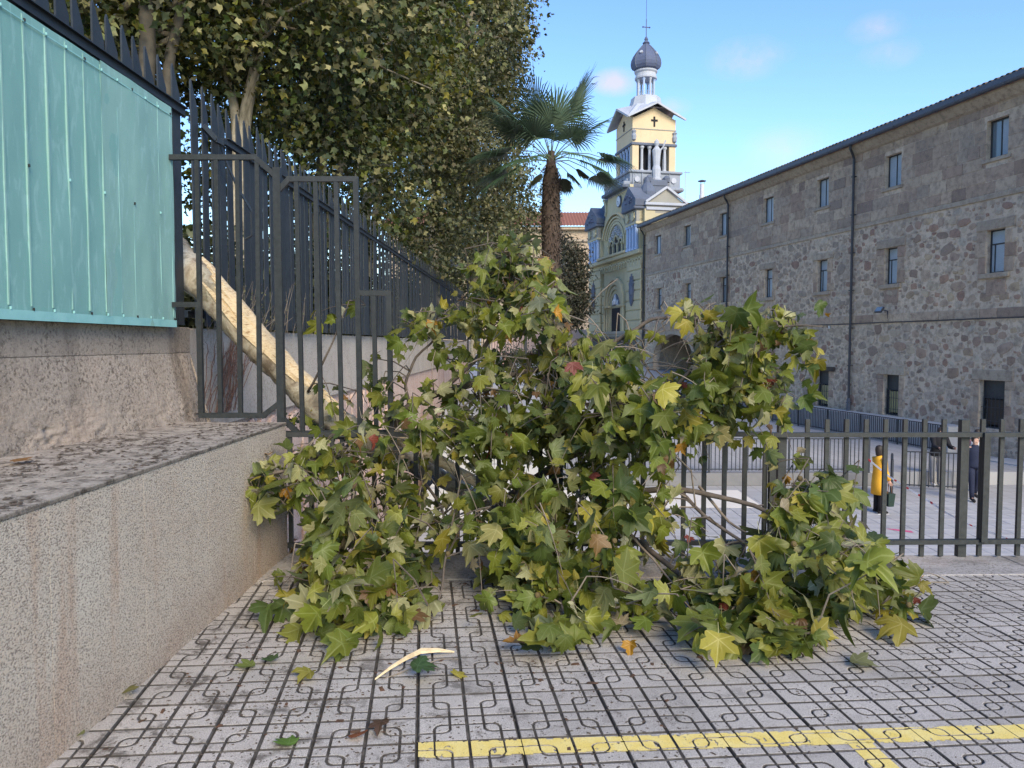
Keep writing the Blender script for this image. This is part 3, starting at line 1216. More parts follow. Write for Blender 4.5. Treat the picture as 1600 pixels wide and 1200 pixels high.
# dark passage behind the arch
b = MB()
b.box(23.3, 30.2, -6.4, -6.2, -2.8, 2.6)
b.box(23.1, 23.3, -6.4, -.46, -2.8, 2.6); b.box(30.2, 30.4, -6.4, -.46, -2.8, 2.6); b.box(23.1, 30.4, -6.4, -.46, 2.3, 2.5)
b.build('passage', MORT, sb)
b = MB()
b.strip([(ARC_C + ARC_R * math.cos(t), .02, .55 + 1.62 * math.sin(t)) for t in np.linspace(math.pi, 0, 19)],
        [(ARC_C + (ARC_R + .45) * math.cos(t), .02, .55 + 2.05 * math.sin(t)) for t in np.linspace(math.pi, 0, 19)], (0, -.06, 0))
b.box(22.9, 23.6, -.04, .03, -2.6, .55); b.box(29.9, 30.6, -.04, .03, -2.6, .55)
b.box(22.9, 30.6, -.04, .025, 2.62, 3.0)
b.build('arch_surround', TRIM, sb)


def blocked(a, c, d, e, mar=0.03):
    for o in openings_all:
        m = mar + (.0 if o[4] == 'arch' else 0)
        z1 = o[3] + (.75 if o[4] == 'arch' else 0)
        if a < o[1] + m and c > o[0] - m and d < z1 + m and e > o[2] - m:
            return True
    return False


# upper storey: coursed ashlar blocks
blocks = []
z = 6.58
courses = [.42, .47, .40, .45, .46, .42, .40]
for h in courses:
    s = SN + random.uniform(0, .5)
    while s < SF - .1:
        w = min(random.choice((.5, .62, .78, .95, 1.15)) * random.uniform(.9, 1.1), SF - s)
        a, c = s, s + w
        segs = [(a, c)]
        for o in openings_all:
            if z < o[3] and z + h > o[2]:
                ns = []
                for p, q in segs:
                    if q <= o[0] or p >= o[1]:
                        ns.append((p, q))
                    else:
                        if p < o[0]: ns.append((p, o[0]))
                        if q > o[1]: ns.append((o[1], q))
                segs = ns
        for p, q in segs:
            if q - p > .1:
                blocks.append((p + .008, q - .008, z + .008, z + h - .008))
        s += w
    z += h
blocks.sort(key=lambda t: abs(t[0] - 1.5) + (100 if t[0] < -2.2 else 0))
bm_far = MB()
for k, (a, c, d, e) in enumerate(blocks):
    th = random.uniform(.004, .022)
    if k < 295:
        MB().box(-(c - a) / 2, (c - a) / 2, -.05, th, -(e - d) / 2, (e - d) / 2, .008).build('ashlar_block', ASH, sb, loc=((a + c) / 2, 0, (d + e) / 2))
    else:
        bm_far.box(a, c, -.02, th, d, e)
ASHF = m_stone('ashlar_far', [(.38, .30, .245), (.38, .30, .245)])
bm_far.build('ashlar_masonry', ASHF, sb, kind='stuff')

# rubble below: stones of all sizes thrown at the wall, the largest first
stones = []
cells = {}


def fits(s, z, r):
    ci, cj = int(s / .6), int(z / .6)
    for i in (-1, 0, 1):
        for j in (-1, 0, 1):
            for (a, c, q) in cells.get((ci + i, cj + j), ()):
                if abs(a - s) < (q[0] + r[0]) * .92 and abs(c - z) < (q[1] + r[1]) * .92 and ((a - s) / (q[0] + r[0])) ** 2 + ((c - z) / (q[1] + r[1])) ** 2 < .98:
                    return False
    return True


for (h0, h1, tries) in ((.34, .46, 420), (.24, .34, 2600), (.15, .24, 11000), (.075, .15, 20000)):
    for k in range(tries):
        s = random.uniform(-3.0 if h1 < .16 else SN + .3, SF - .3)
        z = random.uniform(-2.5, 6.3)
        low = z < 2.3
        if h0 > .35 and not low and random.random() < .75:
            continue
        h = random.uniform(h0, h1)
        w = h * random.uniform(.85, 2.0 if h < .4 else 1.5)
        if 2.36 < z + h / 2 and z - h / 2 < 2.78 or z + h / 2 > 6.36:
            continue
        if blocked(s - w / 2, s + w / 2, z - h / 2, z + h / 2, .04):
            continue
        if any(o[4] != 'arch' and s - w / 2 < o[1] + .34 and s + w / 2 > o[0] - .34 and z - h / 2 < o[3] + .36 and z + h / 2 > o[2] - .2 for o in openings):
            continue
        r = (w / 2 + .008, h / 2 + .008)
        if fits(s, z, r):
            cells.setdefault((int(s / .6), int(z / .6)), []).append((s, z, r))
            stones.append((s, z, w, h))
stones.sort(key=lambda t: (100 if t[0] < -.35 else 0) + (60 if t[1] < -1.4 else 0) + abs(t[0] - .3) * .8 - 9 * t[2])
protos = [stone_mesh(rubble_poly(1, 1, .20, random.choice((7, 8, 9, 10))), .03, RUB, 'xz', .14) for k in range(22)]
sv, sf_, off = [], [], 0
for k, (s, z, w, h) in enumerate(stones):
    me = random.choice(protos)
    fx = random.choice((-1, 1))
    if k < 298:
        link('rubble_stone', me, sb, (s, random.uniform(-.022, .0), z), (0, random.gauss(0, .16), 0), (w, random.uniform(.5, 1.1), h))
    else:
        sv.append((me, s, z, w, h, random.uniform(-.018, .004)))
groups = [[] for _ in range(4)]
for q in sv:
    groups[random.choice((0, 0, 0, 1, 2, 2, 3, 3))].append(q)
for gi, gq in enumerate(groups):
    Vs, Fs, off = [], [], 0
    for me, s, z, w, h, o in gq:
        co = np.zeros(len(me.vertices) * 3, np.float32)
        me.vertices.foreach_get('co', co)
        co = co.reshape(-1, 3) * (w, .8, h)
        _a = random.gauss(0, .16)
        co = np.stack([co[:, 0] * math.cos(_a) - co[:, 2] * math.sin(_a), co[:, 1], co[:, 0] * math.sin(_a) + co[:, 2] * math.cos(_a)], -1) + (s, o, z)
        Vs.append(co)
        for p in me.polygons:
            q = list(p.vertices)
            Fs.append([i + off for i in (q if len(q) == 4 else q + [q[-1]])])
        off += len(co)
    me2 = bpy.data.meshes.new('rubble_masonry')
    me2.from_pydata([tuple(p) for p in np.vstack(Vs)], [], [tuple(dict.fromkeys(f)) for f in Fs])
    cs = [[(.41, .345, .285)] * 2, [(.28, .185, .155)] * 2, [(.31, .265, .23)] * 2, [(.46, .40, .34)] * 2][gi]
    me2.materials.append(m_stone('rubble_far', cs))
    link('rubble_masonry', me2, sb, kind='stuff')

# string courses, cornice, cable
b = MB(); b.box(SN, SF, -.02, .05, 6.40, 6.56, .012); b.build('string_course', TRIM, sb)
s = SN
while s < SF:
    w = random.uniform(.7, 1.4)
    e = min(s + w, SF)
    MB().box(s + .006, e - .006, -.02, random.uniform(.028, .045), 2.42, 2.74, .012).build('band_stone', ASH, sb)
    s = e
b = MB(); b.tube([(q, .06 + .004 * math.sin(q * 3), 2.40 + .006 * math.sin(q * 1.3)) for q in np.arange(SN, 22.5, .5)], .022, 5); b.build('cable', PIPE, sb)
b = MB()
b.ext([(SN, 0, 9.5), (SN, .12, 9.56), (SN, .34, 9.80), (SN, .34, 9.87), (SN, -.02, 9.87)], (SF - SN, 0, 0))
b.build('cornice', TRIM, sb)
# gutter in segments
s = SN
while s < SF + .2:
    e = min(s + 1.02, SF + .25)
    b = MB()
    b.ext([(s + .012, .36, 9.88), (s + .012, .56, 9.86), (s + .012, .60, 9.92), (s + .012, .60, 10.09), (s + .012, .57, 10.09), (s + .012, .36, 9.94)], (e - s - .024, 0, 0))
    b.build('gutter', GUT, sb)
    MB().box(s - .012, s + .012, .36, .606, 9.858, 10.096).build('gutter_joint', TRIM if False else GUT, sb)
    s += 1.02
# eave tiles
tm = MB()
n = 7
A = [(.1 * math.cos(t), 0, .085 * math.sin(t)) for t in np.linspace(math.pi, 0, n)]
B = [(.082 * math.cos(t), 0, .067 * math.sin(t)) for t in np.linspace(math.pi, 0, n)]
tm.strip(A, B, (0, -.5, .13))
tme2 = tm.mesh('roof_tile', MOSS)
s = SN + .1
while s < SF + .2:
    link('roof_tile', tme2, sb, (s, .60 + random.gauss(0, .012), 10.06), (0, random.gauss(0, .03), random.gauss(0, .03)))
    s += .235
b = MB()
vs, fs = [], []
nx = int((SF - SN) / .117)
for i in range(nx + 1):
    q = SN + .117 * i
    dz = .05 * (i % 2)
    vs += [(q, .56, 10.05 + dz), (q, -5.5, 11.75 + dz)]
for i in range(nx):
    fs.append((2 * i, 2 * i + 2, 2 * i + 3, 2 * i + 1))
b.add(vs, fs)
b.add([(SN, -5.5, 11.78), (SF, -5.5, 11.78), (SF, -11, 10.0), (SN, -11, 10.0)], [(0, 1, 2, 3)])
b.add([(SF, .5, 9.9), (SF, -5.5, 11.75), (SF, -11, 9.9)], [(0, 1, 2)])
b.build('roof', ROOFT, sb)

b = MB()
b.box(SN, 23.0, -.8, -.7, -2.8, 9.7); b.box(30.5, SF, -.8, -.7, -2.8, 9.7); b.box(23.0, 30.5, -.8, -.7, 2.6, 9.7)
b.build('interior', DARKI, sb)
# windows
for a, c, d, e, kind in openings:
    w = MB()
    fr = .05
    y0 = -.17
    w.box(a, a + fr, y0 - .06, y0, d, e); w.box(c - fr, c, y0 - .06, y0, d, e)
    w.box(a + fr, c - fr, y0 - .06, y0, d, d + fr); w.box(a + fr, c - fr, y0 - .06, y0, e - fr, e)
    if kind == 'u':
        w.box((a + c) / 2 - .022, (a + c) / 2 + .022, y0 - .05, y0 - .005, d + fr, e - fr)
    elif kind == 'm':
        w.box(a + fr, c - fr, y0 - .05, y0 - .005, e - .50, e - .455)
        w.box(c - .2, c - .17, y0 - .05, y0 - .005, d + fr, e - .5)
    else:
        w.box(a + fr, c - fr, y0 - .05, y0 - .002, e - .62, e - .56)
    f = w.build('window', WFRAME, sb)
    if kind == 'l':
        MB().box(a + fr, c - fr, y0 - .045, y0 - .02, e - .56, e - fr).build('shutter_box', WFRAME, f)
        MB().box(a + fr + .08, c - fr - .08, y0 - .05, y0 - .03, d + fr + .06, e - .66).build('pane', WARM if a > 2 else DOORP, f)
        g = MB()
        for q in np.linspace(a + .1, c - .1, 6):
            g.bar((q, -.08, d), (q, -.08, e - .55), .016, .016, (0, 1, 0))
        for q in (d + .25, d + .7):
            g.bar((a, -.08, q), (c, -.08, q), .016, .016)
        g.build('grating', PIPE, f)
    else:
        mid = (a + c) / 2
        MB().box(a + fr, c - fr, y0 - .042, y0 - .03, d + fr, e - fr).build('pane', BLIND if kind == 'm' or random.random() < .55 else GLASS, f)
        if kind == 'u':
            MB().box(a + fr + .02, mid - .03, y0 - .028, y0 - .02, d + fr + .02, e - fr - .02).build('blind', BLIND, f)
    # stone surround
    if kind in 'ml':
        if kind == 'l' and 9 < a < 11:
            MB().box(a - .45, c + .45, -.06, .09, e + .003, e + .2, .01).build('lintel', WOODB, sb)
        else:
            MB().box(a - random.uniform(.2, .45), c + random.uniform(.2, .45), -.1, random.uniform(.03, .06), e + .003, e + random.uniform(.28, .36), .012).build('lintel', TRIM, sb)
        if kind == 'm':
            MB().box(a - .25, c + .25, -.2, .09, d - .17, d - .003, .015).build('sill', TRIM, sb)
            MB().box(a - .1, c - .05, -.1, .02, d - .75, d - .2, .012).build('apron_stone', ASH, sb)
        for sx in (-1, 1):
            z = d
            while z < e - .08:
                h = min(random.uniform(.3, .55), e - z)
                wd = random.uniform(.22, .5)
                p, q = (a - wd, a - .003) if sx < 0 else (c + .003, c + wd)
                MB().box(p, q, -.1, random.uniform(.012, .03), z + .006, z + h - .006, .012).build('jamb_stone', ASH, sb)
                z += h
    else:
        MB().box(a - .15, c + .15, -.2, .06, d - .13, d - .003, .012).build('sill', TRIM, sb)
# downpipes
for q in (8.2, 19.15, 31.6):
    b = MB()
    b.tube([(q - .25, .47, 9.86), (q - .22, .46, 9.72), (q - .05, .2, 9.5), (q, .11, 9.35), (q, .11, -2.2 if q < 30 else .3)], .055, 8)
    b.build('downpipe', PIPE, sb)
    for z in np.arange(-1, 9.2, 1.6):
        MB().box(q - .075, q + .075, .0, .18, z, z + .04).build('pipe_bracket', PIPE, sb)
    if q == 8.2:
        MB().lathe([(.085, -2.3), (.085, -.85), (.06, -.8)], 10, (q, .11, 0)).build('pipe_shoe', GUT, sb)
fl = empty('floodlight', 'small black floodlight fixed above the cable on the stone wall', 'floodlight', fpt(6.0, .02, 2.55), FANG)
b = MB(); b.bar((0, 0, 0), (0, .02, .30), .03); b.bar((0, .0, .30), (0, .30, .36), .03); b.build('bracket', PIPE, fl)
b = MB(Matrix.Translation((0.05, .36, .36)) @ Matrix.Rotation(R(35), 4, 'X')); b.box(-.2, .2, -.05, .03, -.13, .13, .015); b.build('housing', PIPE, fl)
b = MB(Matrix.Translation((0.05, .36, .36)) @ Matrix.Rotation(R(35), 4, 'X')); b.box(-.17, .17, .031, .036, -.1, .1); b.build('lens', GLASS, fl)
jb = MB(FM).box(9.7, 9.82, .0, .07, 2.22, 2.36, .01).build('junction_box', simple('white_plastic', (.6, .6, .58), None, 5, .6, 0))
tag(jb, 'small pale junction box under the cable on the stone wall', 'junction box')
# ================================================================== church with its bell tower
def m_plasterpaint(name, c, c2=None, dirt=(.12, .11, .09), k=.4):
    t = NT(name)
    ps = t.pos()
    base = t.mix(t.ramp(t.noise(.9, 6, .6, ps), [(.35, 0.), (.7, 1.)]), c, c2 or tuple(x * .85 for x in c))
    base = t.mix(t.ramp(t.noise(2.2, 7, .7, ps, stretch=(1.6, 1.6, .35)), [(.56, 0.), (.75, k)]), base, dirt)
    return t.end(base, .85, t.bump(t.noise(14, 6, .7, ps), .25, .03), spec=.2)


CREAM = m_plasterpaint('church_cream', (.48, .44, .285), (.41, .38, .26))
YELL = m_plasterpaint('tower_yellow', (.58, .48, .32), (.52, .43, .29), k=.25)
BLUEG = m_plasterpaint('lead_blue', (.125, .15, .20), (.095, .115, .155), (.045, .05, .06))
LBLUE = m_plasterpaint('pale_blue_paint', (.36, .47, .66), (.30, .41, .60), (.2, .25, .33), .3)
WGREY = m_plasterpaint('lantern_grey', (.42, .455, .51), (.34, .38, .44), (.16, .18, .21), .35)
BAL = m_plasterpaint('balcony_grey', (.27, .305, .36), (.215, .25, .30), (.09, .105, .13))
DOMEM = m_plasterpaint('dome_lead', (.10, .125, .20), (.08, .10, .165), (.15, .17, .22), .3)
STONEG = m_plasterpaint('plinth_stone', (.3, .3, .27), (.24, .24, .22))
DARKIN = simple('dark_interior', (.02, .022, .026), None, 4, .9, 0)
WHITEP = simple('clock_white', (.55, .6, .66), None, 6, .5, 0)

ch = empty('church', 'cream church front with blue columns and a square bell tower under an onion dome', 'church', FA, FANG)
S0, S1, SC = 31.75, 43.9, 37.6
def arc(sc, zc, r, a0=0, a1=180, n=17, o=0.0, rz=None):
    rz = rz or r
    return [(sc + r * math.cos(R(t)), o, zc + rz * math.sin(R(t))) for t in np.linspace(a0, a1, n)]

# main wall, with the gable
b = MB()
gab = [(S0, 0, -.2), (S1, 0, -.2), (S1, 0, 11.3), (41.2, 0, 11.3), (40.4, 0, 11.8), (39.95, 0, 12.6), (39.7, 0, 13.45), (35.3, 0, 13.45), (35.0, 0, 12.6), (34.6, 0, 11.8), (33.8, 0, 11.3), (S0, 0, 11.3)]
outer = gab
b.ext(gab, (0, -.8, 0))
b.build('front_wall', CREAM, ch)
MB().box(S0, S1, -14, -.801, -.2, 11.0).build('nave', CREAM, ch)
# plinth
MB().box(S0 - .02, S1 + .02, 0, .42, -.2, 2.3).build('plinth', STONEG, ch)
MB().box(S0 - .05, S1 + .05, 0, .5, 2.3, 2.52, .03).build('plinth_moulding', STONEG, ch)
# rusticated corner piers
for a, c in ((S0, 34.5), (40.7, S1)):
    z = 2.54
    for k in range(7):
        h = .735
        MB().box(a, c, 0, .30, z + .03, z + h - .03, .05).build('rustic_course', CREAM, ch)
        z += h
    MB().box(a, c, 0, .22, 2.5, 7.7).build('pier', CREAM, ch)
for a, c in ((34.5, 35.1), (40.1, 40.7)):
    z = 2.54
    for k in range(5):
        MB().box(a, c, 0, .16, z + .03, z + .705, .04).build('rustic_course', CREAM, ch)
        z += .735
# portal: stepped arches
for k, (r, o) in enumerate(((2.3, .30), (1.95, .22), (1.6, .14), (1.25, .07))):
    MB().strip(arc(SC, 4.55, r, n=21, o=o), arc(SC, 4.55, r - .26, n=21, o=o), (0, -o - .01, 0)).build('portal_arch', CREAM, ch)
    for sx in (-1, 1):
        q = SC + sx * (r - .13)
        MB().lathe([(.13, 2.5), (.13, 4.4), (.17, 4.45), (.17, 4.56)], 8, (q, o - .12, 0)).build('portal_column', CREAM, ch)
MB().box(SC - 2.45, SC - .95, .0, .36, 4.45, 4.6, .02).build('impost', CREAM, ch)
MB().box(SC + .95, SC + 2.45, .0, .36, 4.45, 4.6, .02).build('impost', CREAM, ch)
MB().box(SC - 1.0, SC + 1.0, .0, .02, 2.5, 4.4).build('door', DARKIN, ch)
MB().ext([(x, .015, z) for x, y, z in arc(SC, 4.6, .98)], (0, -.01, 0)).build('lunette', BLUEG, ch)
b = MB(); b.lathe([(.001, 0), (.2, .05), (.24, .3), (.14, .55), (.12, .75), (.02, .85)], 8, (SC, .08, 4.65)); b.lathe([(.12, 0), (.1, .35), (.02, .4)], 6, (SC - .5, .06, 4.65)); b.lathe([(.12, 0), (.1, .35), (.02, .4)], 6, (SC + .5, .06, 4.65)); b.build('lunette_relief', WHITEP, ch)
# coats of arms
for q in (33.35, 42.35):
    b = MB()
    b.ext([(q + x * .42, .3, z) for x, z in ((0, 4.35), (.5, 4.6), (.75, 5.0), (1, 5.45), (.8, 5.75), (1.05, 6.0), (.7, 6.2), (.55, 6.35), (.62, 6.55), (.2, 6.5), (0, 6.75), (-.2, 6.5), (-.62, 6.55), (-.55, 6.35), (-.7, 6.2), (-1.05, 6.0), (-.8, 5.75), (-1, 5.45), (-.75, 5.0), (-.5, 4.6))], (0, .12, 0))
    b.lathe([(.001, 0), (.2, .1), (.24, .4), (.1, .75), (.001, .8)], 8, (q, .42, 5.1), sy=.4)
    b.build('coat_of_arms', BLUEG, ch)
# corbel band and cornice
MB().box(S0 - .1, S1 + .1, 0, .5, 8.1, 8.42, .05).build('cornice', CREAM, ch)
MB().box(S0, S1, 0, .16, 7.62, 8.1).build('corbel_band', CREAM, ch)
q = S0 + .25
while q < S1:
    b = MB()
    b.strip(arc(q, 7.6, .30, n=9, o=.3), arc(q, 7.6, .18, n=9, o=.3), (0, -.15, 0))
    b.box(q - .32, q - .2, .16, .34, 7.35, 7.62)
    b.build('corbel', CREAM, ch)
    q += .56
MB().box(34.4, 40.8, .0, .62, 8.42, 8.62, .04).build('window_ledge', CREAM, ch)
# piers with pale blue columns, relief blocks and lead caps
for a, c in ((32.1, 34.4), (40.8, 43.5)):
    MB().box(a, c, 0, .25, 8.42, 11.2).build('upper_pier', CREAM, ch)
    n = 4
    for k in range(n):
        q = a + (c - a) * (k + .5) / n
        b = MB()
        b.lathe([(.2, 8.42), (.2, 8.55), (.14, 8.6), (.14, 10.05), (.2, 10.12), (.2, 10.25)], 10, (q, .36, 0))
        b.build('blue_column', LBLUE, ch)
    MB().box(a - .05, c + .05, 0, .55, 10.25, 10.42, .02).build('entablature', CREAM, ch)
    MB().box(a, c, 0, .5, 10.42, 11.3).build('frieze_block', STONEG, ch)
    for k in range(2):
        q = a + (c - a) * (k + .5) / 2
        b = MB()
        b.ext([(q + x * .36, .5, 10.5 + z * .36) for x, z in ((0, 0), (.5, .25), (1, .6), (.7, 1.1), (1, 1.7), (.4, 1.5), (0, 2), (-.4, 1.5), (-1, 1.7), (-.7, 1.1), (-1, .6), (-.5, .25))], (0, .1, 0))
        b.build('leaf_relief', CREAM, ch)
    MB().box(a - .22, c + .22, -.3, .75, 11.3, 11.55, .06).build('cap_moulding', BLUEG, ch)
    m_ = (a + c) / 2
    b = MB()
    b.ext([(a - .25, -.6, 11.55), (c + .25, -.6, 11.55), (c + .3, -.6, 12.0), (m_, -.6, 13.1), (a - .3, -.6, 12.0)], (0, 1.3, 0))
    b.lathe([(1.1, 12.2), (1.05, 12.7), (.7, 13.2), (.35, 13.45), (.3, 13.6), (.12, 13.8), (.03, 13.9)], 12, (m_, -.75, 0), sx=.95, sy=.6)
    b.build('lead_cap', BLUEG, ch)
    b = MB()
    for k in range(14):
        q, w = m_ + random.uniform(-1, 1), random.uniform(11.75, 12.5)
        if abs(q - m_) < (13.0 - w) * 1.0:
            b.lathe([(.001, -.12), (.13, 0), (.001, .12)], 6, (q, .7, w))
    b.build('cap_relief', DOMEM, ch)
# statue beside the far cap
b = MB(); b.lathe([(.35, 13.2), (.38, 13.5), (.25, 13.6), (.28, 14.3), (.32, 15.0), (.2, 15.3), (.12, 15.35), (.15, 15.55), (.02, 15.8)], 8, (40.7, -.3, 0)); b.tube([(40.7, -.3, 15.1), (40.35, -.25, 15.4), (40.3, -.2, 15.8)], .07, 5)
b.build('statue', BAL, ch)
# big hood arch with triple window
for k, (r, o) in enumerate(((3.05, .3), (2.75, .2), (2.5, .12))):
    MB().strip(arc(SC, 9.1, r, 22, 158, 23, o, r * .93), arc(SC, 9.1, r - .16, 22, 158, 23, o, (r - .16) * .93), (0, -o, 0)).build('hood_arch', CREAM, ch)
MB().strip(arc(SC, 9.3, 1.95, n=19, o=.1), arc(SC, 9.3, 1.72, n=19, o=.1), (0, -.1, 0)).build('window_arch', CREAM, ch)
MB().ext([(x, .012, z) for x, y, z in arc(SC, 9.3, 1.72)] + [(SC - 1.72, .012, 8.62), (SC + 1.72, .012, 8.62)], (0, -.005, 0)).build('tracery', STONEG, ch)
for k in (-1, 0, 1):
    q = SC + k * 1.02
    top = 9.75 if k == 0 else 9.45
    w = MB().ext([(x, .02, z) for x, y, z in arc(q, top, .33)] + [(q - .33, .02, 8.62), (q + .33, .02, 8.62)], (0, -.006, 0)).build('window', DARKIN, ch)
    MB().strip(arc(q, top, .47, n=11, o=.1), arc(q, top, .33, n=11, o=.1), (0, -.09, 0)).build('frame', CREAM, w)
for k in (-1.5, -.5, .5, 1.5):
    q = SC + k * 1.02
    MB().lathe([(.13, 8.62), (.09, 8.7), (.09, 9.3), (.16, 9.42), (.16, 9.5)], 8, (q, .12, 0)).build('colonnette', CREAM, ch)
b = MB()
for q, z, r in ((SC, 10.62, .2), (SC - .62, 10.3, .2), (SC + .62, 10.3, .2), (SC - 1.25, 9.95, .16), (SC + 1.25, 9.95, .16)):
    for a in range(0, 360, 60):
        b.lathe([(.001, -.09), (.1, 0), (.001, .09)], 6, (q + r * math.cos(R(a)), .08, z + r * math.sin(R(a))))
b.build('rosette', WHITEP, ch)
# clock and the lead slab over the gable
ck = MB().lathe([(.46, -.02), (.46, .06), (.40, .07)], 24).build('clock', BLUEG, ch, loc=(36.9, .07, 12.72), rot=(R(-90), 0, 0))
MB().lathe([(.39, .07), (.39, .085)], 24).build('clock_face', WHITEP, ck)
b = MB(); b.box(-.02, .02, -.02, .26, .09, .1); b.box(-.02, .16, -.02, .02, .09, .1); b.build('clock_hand', DARKIN, ck)
MB().box(35.0, 40.0, -1.0, .5, 13.45, 13.72, .05).build('gable_moulding', BLUEG, ch)
MB().box(35.3, 39.7, -1.2, .3, 13.72, 14.0, .05).build('gable_slab', BAL, ch)
for sx in (-1, 1):
    b = MB()
    q = SC + sx * 2.45
    b.strip(arc(q + sx * .85, 12.6, 1.0, 100 if sx > 0 else 80, 215 if sx > 0 else -35, 13, .12), arc(q + sx * .85, 12.6, .78, 100 if sx > 0 else 80, 215 if sx > 0 else -35, 13, .12), (0, -.3, 0))
    b.build('volute', CREAM, ch)

# ---- tower: s 35.6..39.2, o -0.5..-4.05
T0, T1, TO0, TO1 = 35.6, 39.2, -.5, -4.05
TS, TO = (T0 + T1) / 2, (TO0 + TO1) / 2
def ring(e, z0, z1, nm, m, bev=.03):
    return MB().box(T0 - e, T1 + e, TO1 - e, TO0 + e, z0, z1, bev).build(nm, m, ch)
ring(.15, 10.9, 13.6, 'tower_base', BAL)
ring(.55, 13.3, 13.62, 'balcony_moulding', BAL, .1)
ring(.3, 13.62, 14.65, 'balcony_parapet', BAL, .03)
ring(.45, 14.65, 14.85, 'balcony_rail', BAL, .05)
for k in range(5):
    for face in ('st', 'cam'):
        if face == 'st':
            q = T0 - .1 + (T1 - T0 + .2) * (k + .5) / 5
            o = MB().lathe([(.2, 0), (.2, .1)], 10).build('parapet_boss', BLUEG if k % 2 else WGREY, ch, loc=(q, TO0 + .29, 14.15), rot=(R(-90), 0, 0))
            MB().box(q + .3, q + .38, TO0 + .29, TO0 + .38, 13.65, 14.62).build('parapet_pilaster', BAL, ch)
        else:
            q = TO1 - .1 + (TO0 - TO1 + .2) * (k + .5) / 5
            o = MB().lathe([(.22, 0), (.22, .1)], 10).build('parapet_boss', (WGREY, BLUEG)[k % 2], ch, loc=(T0 - .39, q, 14.15), rot=(0, R(90), 0))
            MB().box(T0 - .38, T0 - .29, q + .3, q + .38, 13.65, 14.62).build('parapet_pilaster', BAL, ch)
# bell stage
cw_ = .52
for a, c in ((T0, T0 + cw_), (T1 - cw_, T1)):
    for d, e in ((TO1, TO1 + cw_), (TO0 - cw_, TO0)):
        MB().box(a, c, d, e, 14.85, 16.82).build('corner_pier', YELL, ch)
ring(-.75, 14.85, 16.8, 'bell_chamber', DARKIN)
n = 4
for k in range(n):
    f = (k + .5) / n
    for face in ('st', 'cam', 'bk', 'rt'):
        if face in ('st', 'bk'):
            c = (T0 + cw_ + (T1 - T0 - 2 * cw_) * f, TO0 - .16 if face == 'st' else TO1 + .16, 0)
        else:
            c = (T0 + .16 if face == 'cam' else T1 - .16, TO1 + cw_ + (TO0 - TO1 - 2 * cw_) * f, 0)
        MB().lathe([(.17, 14.85), (.17, 14.98), (.11, 15.05), (.10, 16.55), (.18, 16.68), (.18, 16.82)], 10, c).build('bell_column', LBLUE if face == 'st' else WGREY, ch)
ring(.10, 16.82, 17.02, 'bell_frieze', BLUEG, .03)
ring(.0, 17.02, 18.9, 'upper_stage', YELL, .01)
ring(.04, 18.02, 18.10, 'upper_band', STONEG, .015)
for q in (TO0 - .1, TO1 + .1):
    b = MB(); b.lathe([(.001, 0), (.16, .1), (.2, .4), (.12, .6), (.2, .75), (.001, .9)], 8, (T0 - .05, q, 17.1)); b.build('corner_ornament', BAL, ch)
# statue in front of the bell stage
b = MB(); b.lathe([(.42, 14.0), (.42, 14.2), (.3, 14.25), (.34, 14.9), (.26, 15.2), (.3, 15.9), (.36, 16.35), (.16, 16.6), (.12, 16.65), (.2, 16.85), (.17, 17.05), (.02, 17.2)], 10, (T0 - .5, TO, 0))
b.tube([(T0 - .5, TO - .2, 16.3), (T0 - .55, TO - .5, 16.6), (T0 - .55, TO - .72, 17.15)], .06, 5)
b.build('tower_statue', WGREY, ch)
b = MB(); b.box(T0 - 1.0, T0 - .15, TO - .55, TO + .55, 11.4, 13.9, .08); b.box(T0 - 1.05, T0 - .15, TO - .75, TO + .75, 13.5, 14.05, .1); b.lathe([(.26, 0), (.3, .3), (.1, .5)], 8, (T0 - .8, TO + .7, 13.9)); b.lathe([(.26, 0), (.3, .3), (.1, .5)], 8, (T0 - .8, TO - .7, 13.9))
b.build('statue_pedestal', BLUEG, ch)
# crosses and gables of the four faces
def cross(parent_pts):
    pass
for face in range(4):
    Mx = Matrix.Translation((TS, TO, 0)) @ Matrix.Rotation(R(90 * face), 4, 'Z')
    hw = 1.8 if True else 0
    b = MB(Mx)
    b.ext([(-hw, hw - .03, 18.85), (hw, hw - .03, 18.85), (0, hw - .03, 19.75)], (0, -.3, 0))
    b.build('gable', YELL, ch)
    b = MB(Mx)
    b.box(-.07, .07, hw, hw + .035, 18.28, 19.05); b.box(-.27, .27, hw + .001, hw + .033, 18.68, 18.83)
    b.build('cross', DARKIN, ch)
    # eaves: folded roof, low gable over each face, corners drooping
    b = MB(Mx)
    ew = 2.35
    A_ = (0, ew + .05, 20.02); Bm = (-ew, ew, 18.86); Bp = (ew, ew, 18.86)
    Ci = (0, 1.15, 20.35); Di = (-1.15, 1.15, 20.15); Dp = (1.15, 1.15, 20.15)
    th = (0, 0, -.12)
    for tri in ((A_, Bm, Di, Ci), (A_, Ci, Dp, Bp)):
        b.ext(tri, th)
    b.build('eave', WGREY, ch)
    b = MB(Mx)
    b.bar((0, ew + .05, 19.96), (-ew, ew + .01, 18.8), .1, .14); b.bar((0, ew + .05, 19.96), (ew, ew + .01, 18.8), .1, .14)
    b.build('eave_moulding', WGREY, ch)
b = MB()
b.lathe([(2.1, 19.75), (1.6, 19.95), (1.32, 20.3), (1.18, 20.8), (1.16, 20.95), (.9, 20.97)], 8, (TS, TO, 0), R(22.5))
b.build('skirt_roof', WGREY, ch)
